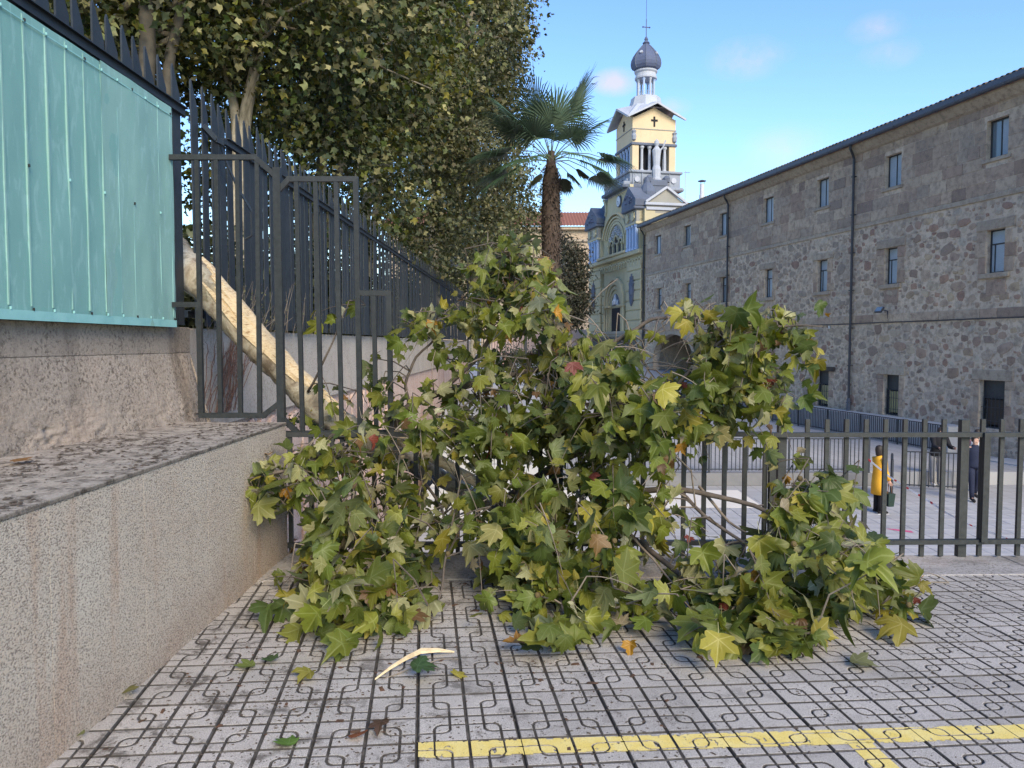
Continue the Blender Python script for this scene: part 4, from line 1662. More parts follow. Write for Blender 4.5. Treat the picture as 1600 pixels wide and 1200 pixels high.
# lantern
MB().lathe([(.55, 20.9), (.55, 22.4)], 12, (TS, TO, 0)).build('lantern_core', WHITEP, ch) if False else None
for k in range(8):
    a = R(45 * k + 10)
    MB().lathe([(.13, 20.95), (.13, 21.05), (.085, 21.1), (.08, 22.2), (.13, 22.32), (.13, 22.42)], 8, (TS + .66 * math.cos(a), TO + .66 * math.sin(a), 0)).build('lantern_column', LBLUE if k % 2 else WGREY, ch)
b = MB(); b.lathe([(.86, 22.42), (.88, 22.55), (.82, 22.62), (.8, 22.85), (.9, 22.95), (.92, 23.05), (.75, 23.12)], 20, (TS, TO, 0)); b.build('lantern_cornice', WGREY, ch)
b = MB()
for k in range(8):
    a0, a1 = R(45 * k + 10), R(45 * k + 55)
    p, q = (TS + .66 * math.cos(a0), TO + .66 * math.sin(a0)), (TS + .66 * math.cos(a1), TO + .66 * math.sin(a1))
    b.tube([(p[0], p[1], 21.35), (q[0], q[1], 21.05)], .015, 3); b.tube([(p[0], p[1], 21.05), (q[0], q[1], 21.35)], .015, 3); b.tube([(p[0], p[1], 21.38), (q[0], q[1], 21.38)], .02, 3)
b.build('lantern_railing', WGREY, ch)
# onion dome
b = MB(); b.lathe([(.8, 23.1), (1.0, 23.2), (1.13, 23.4), (1.17, 23.65), (1.12, 23.95), (.98, 24.25), (.78, 24.55), (.52, 24.85), (.3, 25.08), (.2, 25.2)], 8, (TS, TO, 0), R(22.5)); b.build('dome', DOMEM, ch, smooth=False)
b = MB()
for k in range(8):
    a = R(22.5 + 45 * k)
    b.tube([(TS + r * math.cos(a), TO + r * math.sin(a), z) for r, z in ((1.01, 23.2), (1.14, 23.4), (1.18, 23.65), (1.13, 23.95), (.99, 24.25), (.79, 24.55), (.53, 24.85), (.3, 25.1))], .03, 5)
b.build('dome_rib', BLUEG, ch)
for k in (3, 5, 7):
    a = R(45 * k)
    MB(Matrix.Translation((TS + .88 * math.cos(a), TO + .88 * math.sin(a), 24.3)) @ Matrix.Rotation(a, 4, 'Z') @ Matrix.Rotation(R(60), 4, 'Y')).lathe([(.13, 0), (.13, .1), (.08, .1)], 10).build('dome_oculus', WGREY, ch)
b = MB(); b.lathe([(.2, 25.15), (.3, 25.25), (.22, 25.35), (.12, 25.45), (.16, 25.55), (.1, 25.7), (.03, 25.8)], 10, (TS, TO, 0)); b.build('finial', DOMEM, ch)
b = MB()
b.tube([(TS, TO, 25.7), (TS, TO, 27.1)], .035, 5)
b.bar((TS, TO - .26, 26.5), (TS, TO + .26, 26.5), .06)
for q, z in ((-.28, 26.5), (.28, 26.5)):
    b.lathe([(.001, -.09), (.08, 0), (.001, .09)], 6, (TS, TO + q, z))
b.tube([(TS, TO, 27.0), (TS, TO, 31.5)], [.022, .014], 4)
b.build('cross_and_rod', DOMEM, ch)

# side pediment, nave roof, chimney and aerial
b = MB(); b.ext([(31.78, -.2, 11.75), (31.78, -3.1, 11.75), (31.78, -1.65, 12.75)], (2.0, 0, 0)); b.build('side_pediment', STONEG, ch)
b = MB()
b.bar((31.7, -.05, 11.78), (31.7, -1.65, 12.88), .22, .16); b.bar((31.7, -3.25, 11.78), (31.7, -1.65, 12.88), .22, .16); b.box(31.6, 31.85, -3.3, .0, 11.55, 11.75, .03); b.box(31.65, 31.85, -3.2, -.1, 11.2, 11.42, .03)
b.build('pediment_moulding', WGREY, ch)
MB().box(31.76, 33.8, -3.1, -.1, 9.8, 11.6).build('side_wall', STONEG, ch)
def tile_roof(nm, x0, x1, p_lo, p_hi, parent, step=.25, th=.05):
    """corrugated slope: p_lo / p_hi are (y, z)"""
    b = MB()
    vs, fs = [], []
    n = int((x1 - x0) / step * 2)
    for i in range(n + 1):
        q = x0 + (x1 - x0) * i / n
        dz = th if i % 2 else 0
        vs += [(q, p_lo[0], p_lo[1] + dz), (q, p_hi[0], p_hi[1] + dz)]
    for i in range(n):
        fs.append((2 * i, 2 * i + 2, 2 * i + 3, 2 * i + 1))
    b.add(vs, fs)
    return b.build(nm, ROOFT, parent)
rf = empty('nave_roof_marker', None, None) if False else None
nr = MB()
vs, fs = [], []
n = 90
for i in range(n + 1):
    o = -2.0 - 12 * i / n
    dz = .06 * (i % 2)
    vs += [(31.9, o, 11.15 + dz), (41, o, 13.6 + dz)]
for i in range(n):
    fs.append((2 * i, 2 * i + 2, 2 * i + 3, 2 * i + 1))
nr.add(vs, fs)
nr.build('nave_roof', ROOFT, ch)
cm = empty('chimney', 'thin steel chimney flue with a cap above the red roof', 'chimney', fpt(33, -5.05, 11.6), FANG)
MB().lathe([(.16, 0), (.16, .4), (.19, .42), (.19, 1.1), (.16, 1.12), (.16, 1.9)], 10).build('flue', WHITEP, cm)
MB().lathe([(.30, 2.1), (.32, 2.14), (.05, 2.22)], 10).build('cap', BLUEG, cm)
b = MB()
for a in (0, 120, 240):
    b.tube([(.14 * math.cos(R(a)), .14 * math.sin(R(a)), 1.85), (.2 * math.cos(R(a)), .2 * math.sin(R(a)), 2.12)], .015, 4)
b.build('cap_strut', BLUEG, cm)
an = empty('television_aerial', 'thin aerial mast standing on the red church roof', 'aerial', fpt(33, -3.7, 11.3), FANG)
b = MB(); b.tube([(0, 0, 0), (0, 0, 3.1)], .03, 5); b.build('mast', WGREY, an)
b = MB(); b.tube([(0, .1, 3.0), (0, -.35, 3.0)], .02, 4)
for k in range(4):
    b.tube([(-.2, .05 - .12 * k, 3.0), (.2, .05 - .12 * k, 3.0)], .012, 3)
b.build('antenna', WGREY, an)
# railings at the foot of the church
fr = empty('church_railing', 'dark iron railing along the foot of the cream church front', 'railing', fpt(31.9, .55, 0), FANG)
b = MB(); b.bar((0, 0, 1.9), (12, 0, 1.9), .05); b.bar((0, 0, .6), (12, 0, .6), .05); b.build('rail', RAMPM, fr)
bm_ = MB().box(-.015, .015, -.015, .015, .4, 2.1).mesh('bar', RAMPM)
for k in range(60):
    link('bar', bm_, fr, (.2 * k + .1, 0, 0))

# ================================================================== far stone building on the left
fb = empty('far_building', 'distant pale stone building with red tiled roof behind the palm trunk', 'building', (-14, 88, 0))
FB = m_stone('far_stone', [(.42, .34, .27), (.46, .38, .30)])
ops = [(a, a + 1.5, z, z + 2.4, 'w') for a in (4, 9, 14, 19, 24.6 - 1.35) for z in (1.2, 5.6, 10.2)]
b = grid_wall(0, 30, -.5, 14.4, ops, 0, .3)
b.add([(30, 0, -.5), (30, 12, -.5), (30, 12, 14.4), (30, 0, 14.4)], [(0, 1, 2, 3)])
b.add([(0, 0, -.5), (0, 12, -.5), (0, 12, 14.4), (0, 0, 14.4)], [(0, 1, 2, 3)])
b.build('wall', FB, fb)
MB().box(-.2, 30.2, -.25, -.005, 13.1, 13.4, .04).build('string_course', TRIM, fb)
MB().box(-.5, 30.5, -.6, 12.5, 14.4, 14.75, .05).build('cornice', FB, fb)
tile_roof('roof', -.7, 30.7, (-.9, 14.76), (6, 17.4), fb, .36, .09)
for a, c, d, e, _ in ops:
    w = MB()
    w.box(a, c, .2, .3, d, d + .1); w.box(a, c, .2, .3, e - .1, e); w.box(a, a + .1, .2, .3, d + .1, e - .1); w.box(c - .1, c, .2, .3, d + .1, e - .1); w.box((a + c) / 2 - .05, (a + c) / 2 + .05, .2, .29, d + .1, e - .1)
    f = w.build('window', WHITEP, fb)
    MB().box(a + .1, c - .1, .24, .26, d + .1, e - .1).build('pane', WHITEP, f)
b = MB(); b.tube([(19.0, -.15, 14), (19.0, -.15, 0)], .1, 6); b.build('downpipe', PIPE, fb)
MB().box(12, 22, -14, -13.5, -.4, 2.9, .05).build('front_wall', m_plasterpaint('pink_wall', (.5, .36, .3)), fb)
hd = empty('hedge', None, None) if False else None

# ================================================================== street lamp and gate beyond the fence
la = empty('street_lamp', 'grey street lamp with domed head on a thin pole behind the fence end', 'street lamp', P(731, 412, 34.5))
b = MB(); b.tube([(0, 0, -5.0), (0, 0, .9)], [.05, .035], 6); b.build('pole', PIPE, la)
b = MB(); b.tube([(0, 0, -.25), (-.15, 0, .25), (-.5, 0, .3)], .025, 5); b.build('arm', PIPE, la)
b = MB(); b.lathe([(.34, 0), (.33, .06), (.22, .22), (.08, .3), (.04, .4)], 14, (-.55, 0, -.05)); b.build('lamp_head', m_metal('lamp_grey', (.16, .17, .18), .4), la)
b = MB(); b.lathe([(.3, 0), (.2, -.08), (.02, -.1)], 12, (-.55, 0, -.05)); b.build('lamp_glass', WHITEP, la)
ga = empty('iron_gate', 'dark iron gate posts and bars at the far end of the boundary wall', 'gate', (-1.75, 36.9, 0))
for x in (.15, .62, 2.4):
    MB().box(x - .07, x + .07, -.07, .07, -.5, 3.1, .01).build('gate_post', FENCE, ga)
b = MB(); b.bar((.15, 0, 2.7), (2.4, 0, 2.7), .05); b.bar((.15, 0, .2), (2.4, 0, .2), .05); b.build('gate_rail', FENCE, ga)
for k in range(16):
    MB().box(.27 + .13 * k - .012, .27 + .13 * k + .012, -.012, .012, .1, 2.85).build('gate_bar', FENCE, ga)
# ================================================================== foliage
def m_leaf(name, veins=False, trans=.3, rough=.5):
    t = NT(name)
    at = t.n.new('ShaderNodeAttribute'); at.attribute_name = 'tone'
    col = at.outputs['Color']
    if veins:
        lf = t.n.new('ShaderNodeAttribute'); lf.attribute_name = 'leafpos'
        s = t.sep(lf.outputs['Vector'])
        x = t.math('ABSOLUTE', s[0])
        y = t.math('SUBTRACT', s[1], .22)
        ang = t.math('ARCTAN2', x, y)
        rr = t.math('SQRT', t.math('ADD', t.math('MULTIPLY', x, x), t.math('MULTIPLY', y, y)))
        m = None
        for k in (0., .85, 1.9):
            q = t.math('MULTIPLY', t.math('ABSOLUTE', t.math('SUBTRACT', ang, k)), rr)
            m = q if m is None else t.math('MINIMUM', m, q)
        v = t.ramp(m, [(.006, .55), (.022, 0.)])
        blot = t.noise(9, 4, .6, lf.outputs['Vector'])
        col = t.mix(t.ramp(blot, [(.5, 0.), (.75, .4)]), col, t.hsv(col, .49, 1.0, .62))
        col = t.mix(v, col, t.hsv(col, .5, .8, 1.7))
    if veins:
        rd = t.rand()
        col = t.hsv(col, t.math('MULTIPLY_ADD', rd, .012, .494), 1.0, t.math('MULTIPLY_ADD', rd, .5, .68))
    geo = t.n.new('ShaderNodeNewGeometry')
    back = t.hsv(col, .5, .72, 1.3)
    col = t.mix(geo.outputs['Backfacing'], col, back)
    t.put(t.b.inputs['Base Color'], col)
    t.b.inputs['Roughness'].default_value = rough
    t.b.inputs['Specular IOR Level'].default_value = .35
    tr = t.n.new('ShaderNodeBsdfTranslucent')
    t.put(tr.inputs['Color'], t.hsv(col, .49, 1.15, 1.25))
    mx = t.n.new('ShaderNodeMixShader')
    mx.inputs[0].default_value = trans
    t.l.new(t.b.outputs[0], mx.inputs[1]); t.l.new(tr.outputs[0], mx.inputs[2])
    t.l.new(mx.outputs[0], t.out.inputs['Surface'])
    return t.m


LEAFM = m_leaf('plane_leaf', True)
FOLM = m_leaf('tree_foliage', False, .28, .55)
PALMM = m_leaf('palm_blade', False, .12, .42)

# ---- plane leaf outline, pointing to +y, about 1 wide and 1 long
def leaf_outline():
    half = [(0, .78), (7, .66), (14, .59), (20, .60), (29, .42), (37, .53), (44, .60), (53, .72), (61, .58), (70, .54), (81, .37), (92, .47), (105, .55), (115, .43), (133, .34), (155, .26)]
    pts = [(r * math.sin(R(a)), .22 + r * math.cos(R(a))) for a, r in half]
    pts += [(0, .0)] + [(-x, y) for x, y in pts[:0:-1]]
    return pts
LO = leaf_outline()


def leaf_template(seed):
    rr = random.Random(seed)
    lw, lt, wl_, wr_ = rr.uniform(.45, 1.1), rr.uniform(.8, 1.12), rr.uniform(.85, 1.1), rr.uniform(.85, 1.1)
    pts = []
    for x, y in LO:
        d_ = math.degrees(math.atan2(abs(x), y - .22))
        k_ = lw + (1 - lw) * (0 if d_ > 95 else 1) if d_ > 85 else (lt if 30 < d_ < 75 else 1)
        pts.append((x * k_ * (wl_ if x < 0 else wr_) * rr.uniform(.93, 1.07), .22 + (y - .22) * k_ * rr.uniform(.93, 1.07)))
    curl, fold, wave, droop = rr.uniform(-.4, .5), rr.uniform(-.1, .35), rr.uniform(.03, .12), rr.uniform(-.1, .9)
    ph = rr.uniform(0, 6)
    if rr.random() < .5:
        curl, fold, wave = rr.uniform(.5, 1.5), rr.uniform(.3, 1.1), rr.uniform(.08, .2)
    V = [(0, .22)] + [(x * .55, .22 + (y - .22) * .55) for x, y in pts] + pts
    n = len(pts)
    co, lp = [], []
    for x, y in V:
        r2 = x * x + (y - .22) ** 2
        z = -curl * r2 * .8 + fold * abs(x) - droop * max(0, y - .22) ** 2 + wave * math.sin(5 * x + 7 * y + ph) * math.sqrt(r2)
        co.append((x, y, z)); lp.append((x, y, 0))
    F = []
    for k in range(n):
        k2 = (k + 1) % n
        F.append((0, 1 + k2, 1 + k))
        F.append((1 + k, 1 + n + k2, 1 + n + k))
        F.append((1 + k, 1 + k2, 1 + n + k2))
    # petiole
    b0 = len(co)
    for p in ((-.008, .02, 0), (.008, .02, 0), (.006, -.38, -.1), (-.006, -.38, -.1)):
        co.append(p); lp.append((0, .22, 0))
    F += [(b0, b0 + 1, b0 + 2), (b0, b0 + 2, b0 + 3)]
    return np.array(co), np.array(lp), np.array(F)


PAL = [((.150, .178, .024), 28), ((.106, .140, .022), 22), ((.200, .212, .032), 20), ((.064, .096, .021), 12), ((.28, .25, .036), 7),
       ((.32, .32, .15), 8), ((.38, .20, .02), 1.6), ((.16, .095, .036), 2.4), ((.19, .05, .03), 1.3), ((.28, .24, .15), 2.6)]
PW = np.array([w for _, w in PAL], float); PW /= PW.sum()
PC = np.array([c for c, _ in PAL])


def frames(nrm, tip):
    nrm = nrm / (np.linalg.norm(nrm, axis=1, keepdims=True) + 1e-9)
    tip = tip - nrm * (nrm * tip).sum(1, keepdims=True)
    tip = tip / (np.linalg.norm(tip, axis=1, keepdims=True) + 1e-9)
    rt = np.cross(tip, nrm)
    return rt, tip, nrm


def scatter(templates, pos, rt, up, nm, size, tone):
    Vs, Fs, Ts, Ls, off = [], [], [], [], 0
    pick = rng.integers(0, len(templates), len(pos))
    for k, (co, lp, F) in enumerate(templates):
        w = np.where(pick == k)[0]
        if not len(w):
            continue
        V = (co[None, :, 0:1] * rt[w][:, None] + co[None, :, 1:2] * up[w][:, None] + co[None, :, 2:3] * nm[w][:, None]) * size[w][:, None, None] + pos[w][:, None]
        nv = len(co)
        Vs.append(V.reshape(-1, 3))
        Fs.append((F[None] + (np.arange(len(w)) * nv)[:, None, None]).reshape(-1, F.shape[1]) + off)
        Ts.append(np.repeat(tone[w], nv, 0))
        Ls.append(np.tile(lp, (len(w), 1)))
        off += len(w) * nv
    V, F, T, L = np.vstack(Vs), np.vstack(Fs), np.vstack(Ts), np.vstack(Ls)
    T = np.hstack([T, np.ones((len(T), 1))])
    return V, F, T, L


# ---- crowns: twig clusters through a lumpy volume
def star_template(k):
    rr = np.random.default_rng(100 + k)
    a = np.radians([0, 36, 72, 108, 150, 210, 252, 288, 324])
    r = np.array([.62, .3, .55, .28, .3, .3, .28, .55, .3]) * rr.uniform(.85, 1.15, 9)
    co = [(0, .2, .03)] + [(rr_ * math.sin(x), .2 + rr_ * math.cos(x), rr.normal(0, .08)) for x, rr_ in zip(a, r)]
    F = [(0, 1 + i, 1 + (i + 1) % 9) for i in range(9)]
    return np.array(co), np.array(co) * 0, np.array(F)
STAR = [star_template(k) for k in range(5)]
def oval_template(k):
    rr = np.random.default_rng(300 + k)
    co = [(0, 0, 0), (.28, .4, .06), (0, 1, rr.normal(0, .1)), (-.28, .4, .06)]
    return np.array(co, float), np.zeros((4, 3)), np.array([(0, 1, 2), (0, 2, 3)])
OVAL = [oval_template(k) for k in range(3)]


def crown(name, lobes, n_clusters, per, lsize, parent, tones, origin, spread=.42, tmpl=STAR, shell=.55):
    """lobes: (x, y, z, rx, ry, rz) in world space"""
    L = np.array(lobes, float)
    w = (L[:, 3] * L[:, 4] * L[:, 5]); w /= w.sum()
    which = rng.choice(len(L), n_clusters, p=w)
    d = rng.normal(size=(n_clusters, 3)); d /= np.linalg.norm(d, axis=1, keepdims=True)
    rad = rng.uniform(0, 1, n_clusters) ** (1 / 3.)
    rad = np.where(rng.uniform(size=n_clusters) < shell, rng.uniform(.82, 1.08, n_clusters), rad)
    C = L[which, :3] + d * rad[:, None] * L[which, 3:]
    cnt = rng.poisson(per * rng.uniform(.5, 1.5, n_clusters))
    idx = np.repeat(np.arange(n_clusters), cnt)
    N = len(idx)
    pos = C[idx] + rng.normal(0, 1, (N, 3)) * spread * np.array([1, 1, .75])
    outw = (pos - L[which[idx], :3])
    outw /= np.linalg.norm(outw, axis=1, keepdims=True) + 1e-6
    nrm = outw * .5 + rng.normal(0, .6, (N, 3)) + np.array([0, 0, .45])
    tip = rng.normal(0, .6, (N, 3)) + np.array([0, 0, -.7])
    rt, up, nm = frames(nrm, tip)
    tn = np.array(tones)
    base = tn[rng.integers(0, len(tn), N)]
    ct = (rng.uniform(.42, 1.25, n_clusters) ** 1.3 + .12)[idx, None] * 1.25
    tone = base * ct * rng.uniform(.75, 1.25, (N, 1))
    size = lsize * rng.uniform(.5, 1.3, N)
    V, F, T, Lp = scatter(tmpl, pos - np.array(origin), rt, up, nm, size, tone)
    me = np_mesh(name, V, F, FOLM, {'tone': ('FLOAT_COLOR', T)})
    return link(name, me, parent, kind='stuff'), C


BARK = NT('plane_bark')
_v = BARK.noise(2.6, 5, .6, BARK.pos(), .8, stretch=(1.6, 1.6, .7))
_c = BARK.ramp(_v, [(.34, (.12, .105, .075)), (.44, (.25, .22, .16)), (.55, (.36, .32, .24)), (.66, (.19, .165, .12))])
BARK = BARK.end(_c, .85, BARK.bump(BARK.noise(30, 6, .7, BARK.pos()), .4, .01), spec=.2)


def limb(b, p0, p1, r0, r1, wob=.06, n=8, seg=8):
    p0, p1 = Vector(p0), Vector(p1)
    L = (p1 - p0).length
    pts, rs = [], []
    o = Vector((random.random() * 50, random.random() * 50, 0))
    for i in range(seg + 1):
        f = i / seg
        p = p0.lerp(p1, f) + Vector((noise.noise(o + Vector((f * 3, 0, 0))), noise.noise(o + Vector((0, f * 3, 9))), .4 * noise.noise(o + Vector((5, f * 3, 0))))) * L * wob * min(1, 3 * f)
        pts.append(p); rs.append(r0 + (r1 - r0) * f)
    b.tube(pts, rs, n)
    return pts


SHADEBARK = simple('shaded_bark', (.05, .045, .035), (.09, .08, .06), 8, .9, .5, 40, world_space=True)  # darker bark copy, the shadow on these trunks put into the colour
OLIVE = [(.072, .092, .017), (.05, .072, .016), (.12, .13, .024), (.034, .052, .014), (.15, .135, .028), (.06, .06, .018)]
DULL = [(.088, .097, .028), (.068, .083, .026), (.12, .118, .036), (.115, .10, .038), (.048, .06, .022)]


def plane_tree(label, base, trunks, lobes, ncl, per, ls, tones, spread=.29, shell=.6, bark=None):
    t = empty('plane_tree', label, 'tree', base, group='plane trees behind the spiked fence')
    o = Vector(base)
    b = MB()
    ends = []
    for tr in trunks:
        pts, r0, r1 = tr
        pts = [Vector(p) - o for p in pts]
        q = [pts[0]]
        full = []
        for a, c in zip(pts[:-1], pts[1:]):
            for i in range(6):
                full.append(a.lerp(c, i / 6))
        full.append(pts[-1])
        # smooth
        sm_ = [full[0]] + [(full[i - 1] + full[i] * 2 + full[i + 1]) / 4 for i in range(1, len(full) - 1)] + [full[-1]]
        rs = [r0 + (r1 - r0) * i / (len(sm_) - 1) for i in range(len(sm_))]
        b.tube(sm_, rs, 9)
        ends.append((sm_, rs))
    b.build('trunk', bark or BARK, t, smooth=True)
    fo, C = crown('crown', lobes, ncl, per, ls, t, tones, base, spread, STAR, shell)
    b = MB()
    for k in range(22):
        sm_, rs = random.choice(ends)
        i = random.randrange(len(sm_) // 2, len(sm_))
        c = Vector(C[random.randrange(len(C))]) - o
        if (c - sm_[i]).length < 6:
            limb(b, sm_[i], c, min(rs[i] * .6, .09), .012, .1, 5, 6)
    b.build('limb', BARK, t, smooth=True)
    return t


plane_tree('nearest plane tree, pale slanting limbs rising behind the fence spikes', (-4.35, 12, 1.6),
           [([(-4.3, 12, 1.6), tuple(P(382, 185, 12)), tuple(P(402, 90, 12)), tuple(P(424, -20, 12)), tuple(P(470, -200, 12))], .11, .05),
            ([(-4.35, 12, 1.6), tuple(P(370, 190, 12)), tuple(P(358, 128, 12.2)), tuple(P(330, 20, 12.6)), tuple(P(290, -150, 13))], .09, .04)],
           [(-4.2, 12, 8.2, 2.6, 2.4, 2.6), (-3.0, 12.8, 6.6, 1.9, 1.8, 1.5), (-5.8, 12.5, 6.0, 1.8, 1.6, 1.9), (-3.4, 13.6, 4.6, 1.3, 1.2, .9), (-3.0, 12.4, 9.4, 2.0, 1.8, 1.8)], 560, 38, .135, OLIVE)
plane_tree('plane tree with shaded upright trunks at the left above the green screen', (-5.4, 10.6, 1.6),
           [([(-5.2, 10.6, 1.6), tuple(P(232, 60, 10.6)), tuple(P(222, -60, 10.6)), (-5.3, 10.6, 8.5)], .13, .06),
            ([(-5.0, 10.8, 1.6), tuple(P(262, 105, 10.8)), tuple(P(284, 10, 10.8)), tuple(P(310, -90, 10.8))], .09, .05)],
           [(-5.6, 10.8, 7.3, 1.7, 1.6, 1.4), (-6.2, 11.5, 5.9, 1.2, 1.2, .9), (-4.6, 11.2, 6.6, 1.1, 1.2, 1.0), (-8.2, 13.5, 6.0, 1.8, 1.6, 2.4)], 280, 36, .135, OLIVE, bark=SHADEBARK)
plane_tree('bushy plane tree second along the fence with deep olive foliage', (-4.4, 16.5, 1.6),
           [([(-4.4, 16.5, 1.6), tuple(P(505, 230, 16.5)), tuple(P(520, 120, 16.5)), tuple(P(560, -60, 16.5))], .13, .06),
            ([(-4.3, 16.5, 2.5), tuple(P(560, 140, 16.8)), tuple(P(640, 20, 17))], .1, .05)],
           [(-4.3, 16.5, 5.2, 2.2, 2.0, 1.9), (-4.0, 16.5, 9.0, 2.9, 2.6, 2.9), (-2.6, 17.0, 7.2, 1.7, 1.6, 1.7), (-5.6, 17.0, 7.5, 1.9, 1.6, 2.2), (-2.9, 17.5, 10.4, 1.7, 1.6, 1.6)], 660, 42, .135, OLIVE)
plane_tree('plane tree with a pale leaning fork showing above the middle of the fence', (-4.0, 22, 1.6),
           [([(-4.4, 22, 1.6), tuple(P(570, 318, 22)), tuple(P(610, 240, 22)), tuple(P(690, 110, 22)), tuple(P(740, 20, 22))], .2, .07),
            ([(-4.3, 22, 2.0), tuple(P(592, 300, 22)), tuple(P(585, 200, 22)), tuple(P(570, 40, 22))], .14, .07)],
           [(-3.6, 22, 6.4, 2.8, 2.4, 2.4), (-3.0, 22, 10.5, 3.3, 2.8, 3.2), (-1.7, 23, 8.0, 1.9, 1.8, 2.0), (-4.8, 23, 9.5, 2.2, 2.0, 2.6), (-2.4, 22, 4.7, 1.7, 1.5, 1.1), (-1.2, 22.5, 11.6, 1.6, 1.6, 1.8)], 760, 44, .145, DULL)
plane_tree('tall brownish plane tree rising behind the palm, its edge against the sky', (-2.6, 33, 1.0),
           [([(-3.2, 33, 1.0), tuple(P(676, 330, 33)), tuple(P(700, 250, 33)), tuple(P(740, 120, 33)), tuple(P(770, 0, 33))], .26, .08)],
           [(-2.8, 33, 14.2, 3.2, 3.0, 3.4), (-1.7, 33, 9.3, 2.1, 2.4, 2.6), (-1.3, 33, 15.4, 1.9, 2.0, 2.2), (-4.5, 33, 10.5, 3.0, 2.6, 3.2), (-2.4, 33, 5.6, 2.3, 2.2, 1.7), (-1.4, 33.4, 12.6, 1.7, 1.8, 1.8), (-.7, 33.4, 7.4, 1.4, 1.5, 1.3), (.3, 33.4, 15.9, .9, .9, .7), (.0, 33.2, 10.9, .8, .9, .6), (.1, 33.2, 13.4, .7, .8, .7), (-.9, 33, 17.6, .9, .9, .7)], 900, 56, .16, DULL, .40)
plane_tree('last plane tree, low dark foliage above the far end of the fence', (-1.6, 42, 1.0),
           [([(-2.2, 42, 0.4), (-2.0, 42, 5), (-1.2, 42, 10)], .2, .08)],
           [(-2.4, 42, 6.2, 2.6, 2.4, 2.4), (-.3, 42, 7.6, 1.8, 2.2, 2.4), (-1.6, 42, 11.5, 2.6, 2.4, 3.2), (-4.5, 42, 5.2, 2.0, 2.0, 2.2)], 540, 44, .17, DULL, .46)
# small dark tree in front of the church corner
st = empty('small_tree', 'small dark evergreen tree between the far building and the church', 'tree', (4.6, 62, .3))
b = MB(); b.tube([(0, 0, 0), (.1, 0, 1.8), (0, 0, 4.5)], [.16, .12, .05], 7); b.build('trunk', BARK, st)
crown('crown', [(4.7, 62, 4.6, 1.5, 1.6, 1.6), (4.7, 62, 6.6, 1.35, 1.4, 1.2), (4.9, 62.2, 8.2, 1.1, 1.2, 1.1), (4.4, 62, 9.4, .7, .8, .8), (5.3, 62, 9.2, .55, .7, .8)], 420, 30, .26, st, [(.05, .055, .034), (.085, .075, .05), (.04, .045, .03)], (4.6, 62, .3), .32, OVAL, .5)
hd = empty('hedge', 'low dark clipped hedge behind the fallen branches', 'hedge', (1.2, 46, -.5))
crown('foliage', [(x, 46, .35, .9, .8, 1.0) for x in np.arange(-.8, 4.5, .75)], 330, 26, .15, hd, [(.03, .045, .022), (.04, .055, .025)], (1.2, 46, -.5), .22, OVAL, .7)

MB().add([(-60, 5.5, 1.55), (-3.2, 5.5, 1.55), (-2.6, 36, 1.55), (-60, 36, 1.55)], [(0, 1, 2, 3)]).build('garden_ground', SOIL, kind='structure')
for k, (y0, y1, h, lab) in enumerate(((7.2, 11.5, 1.3, 'dark undergrowth behind the first stretch of the spiked fence'), (13, 20, 1.7, 'dark undergrowth behind the middle of the spiked fence'), (21, 32, 1.9, 'dark undergrowth behind the far stretch of the spiked fence'))):
    xx = -4.6
    un = empty('shrub', lab, 'shrub', (xx, (y0 + y1) / 2, 1.55), group='undergrowth behind the fence')
    n_ = int((y1 - y0) / .8)
    crown('foliage', [(xx + random.uniform(-.7, .3) + .018 * y_, y_, 1.6 + h * random.uniform(.3, .6), .8, .8, h * random.uniform(.45, .75)) for y_ in np.linspace(y0, y1, n_)], 60 * n_, 20, .14, un, [(.04, .05, .015), (.055, .06, .018), (.03, .04, .013)], (xx, (y0 + y1) / 2, 1.55), .25, STAR, .6)

# ================================================================== palm
pb = P(861, 255, 19.6)
pm = empty('palm_tree', 'fan palm with a shaggy brown trunk in front of the plane trees', 'palm', (pb.x, pb.y, -.6))
FIB = simple('palm_fibre', (.085, .06, .045), (.045, .033, .027), 14, .95, .5, 60, world_space=True)
FIB2 = simple('palm_boot', (.2, .16, .125), (.12, .09, .07), 8, .9, .4, 40, vary=.3)
H = pb.z + .6
b = MB()
b.lathe([(.2, 0), (.21, H * .3), (.22, H * .55), (.235, H * .8), (.22, H * .93), (.12, H), (.08, H + .3)], 12)
b.build('trunk', FIB, pm, smooth=True)
b = MB()
for k in range(3200):
    z = H * random.uniform(.02, .99)
    a = random.random() * 6.283
    r = (.205 + .035 * (z / H)) * (1 if z < H * .93 else .7)
    p = Vector((r * math.cos(a), r * math.sin(a), z))
    out_ = Vector((math.cos(a), math.sin(a), 0))
    d = out_ * random.uniform(.03, .16) + Vector((0, 0, random.uniform(-.13, .03)))
    s = out_.cross(Vector((0, 0, 1))) * random.uniform(.008, .03)
    b.add([p - s, p + s, p + d], [(0, 1, 2)])
b.build('fibre', FIB, pm, kind='stuff')
b = MB()
for k in range(220):
    z = H * random.uniform(.05, .97)
    a = random.random() * 6.283
    r = .22
    p = Vector((r * math.cos(a), r * math.sin(a), z))
    out_ = Vector((math.cos(a), math.sin(a), 0))
    d = out_ * random.uniform(.05, .09) + Vector((0, 0, random.uniform(.02, .1)))
    b.bar(p, p + d, .035, .015, tuple(out_))
b.build('leaf_boot', FIB2, pm, kind='stuff')
PTONE = np.array([(.06, .11, .055), (.085, .14, .07), (.048, .088, .048)])


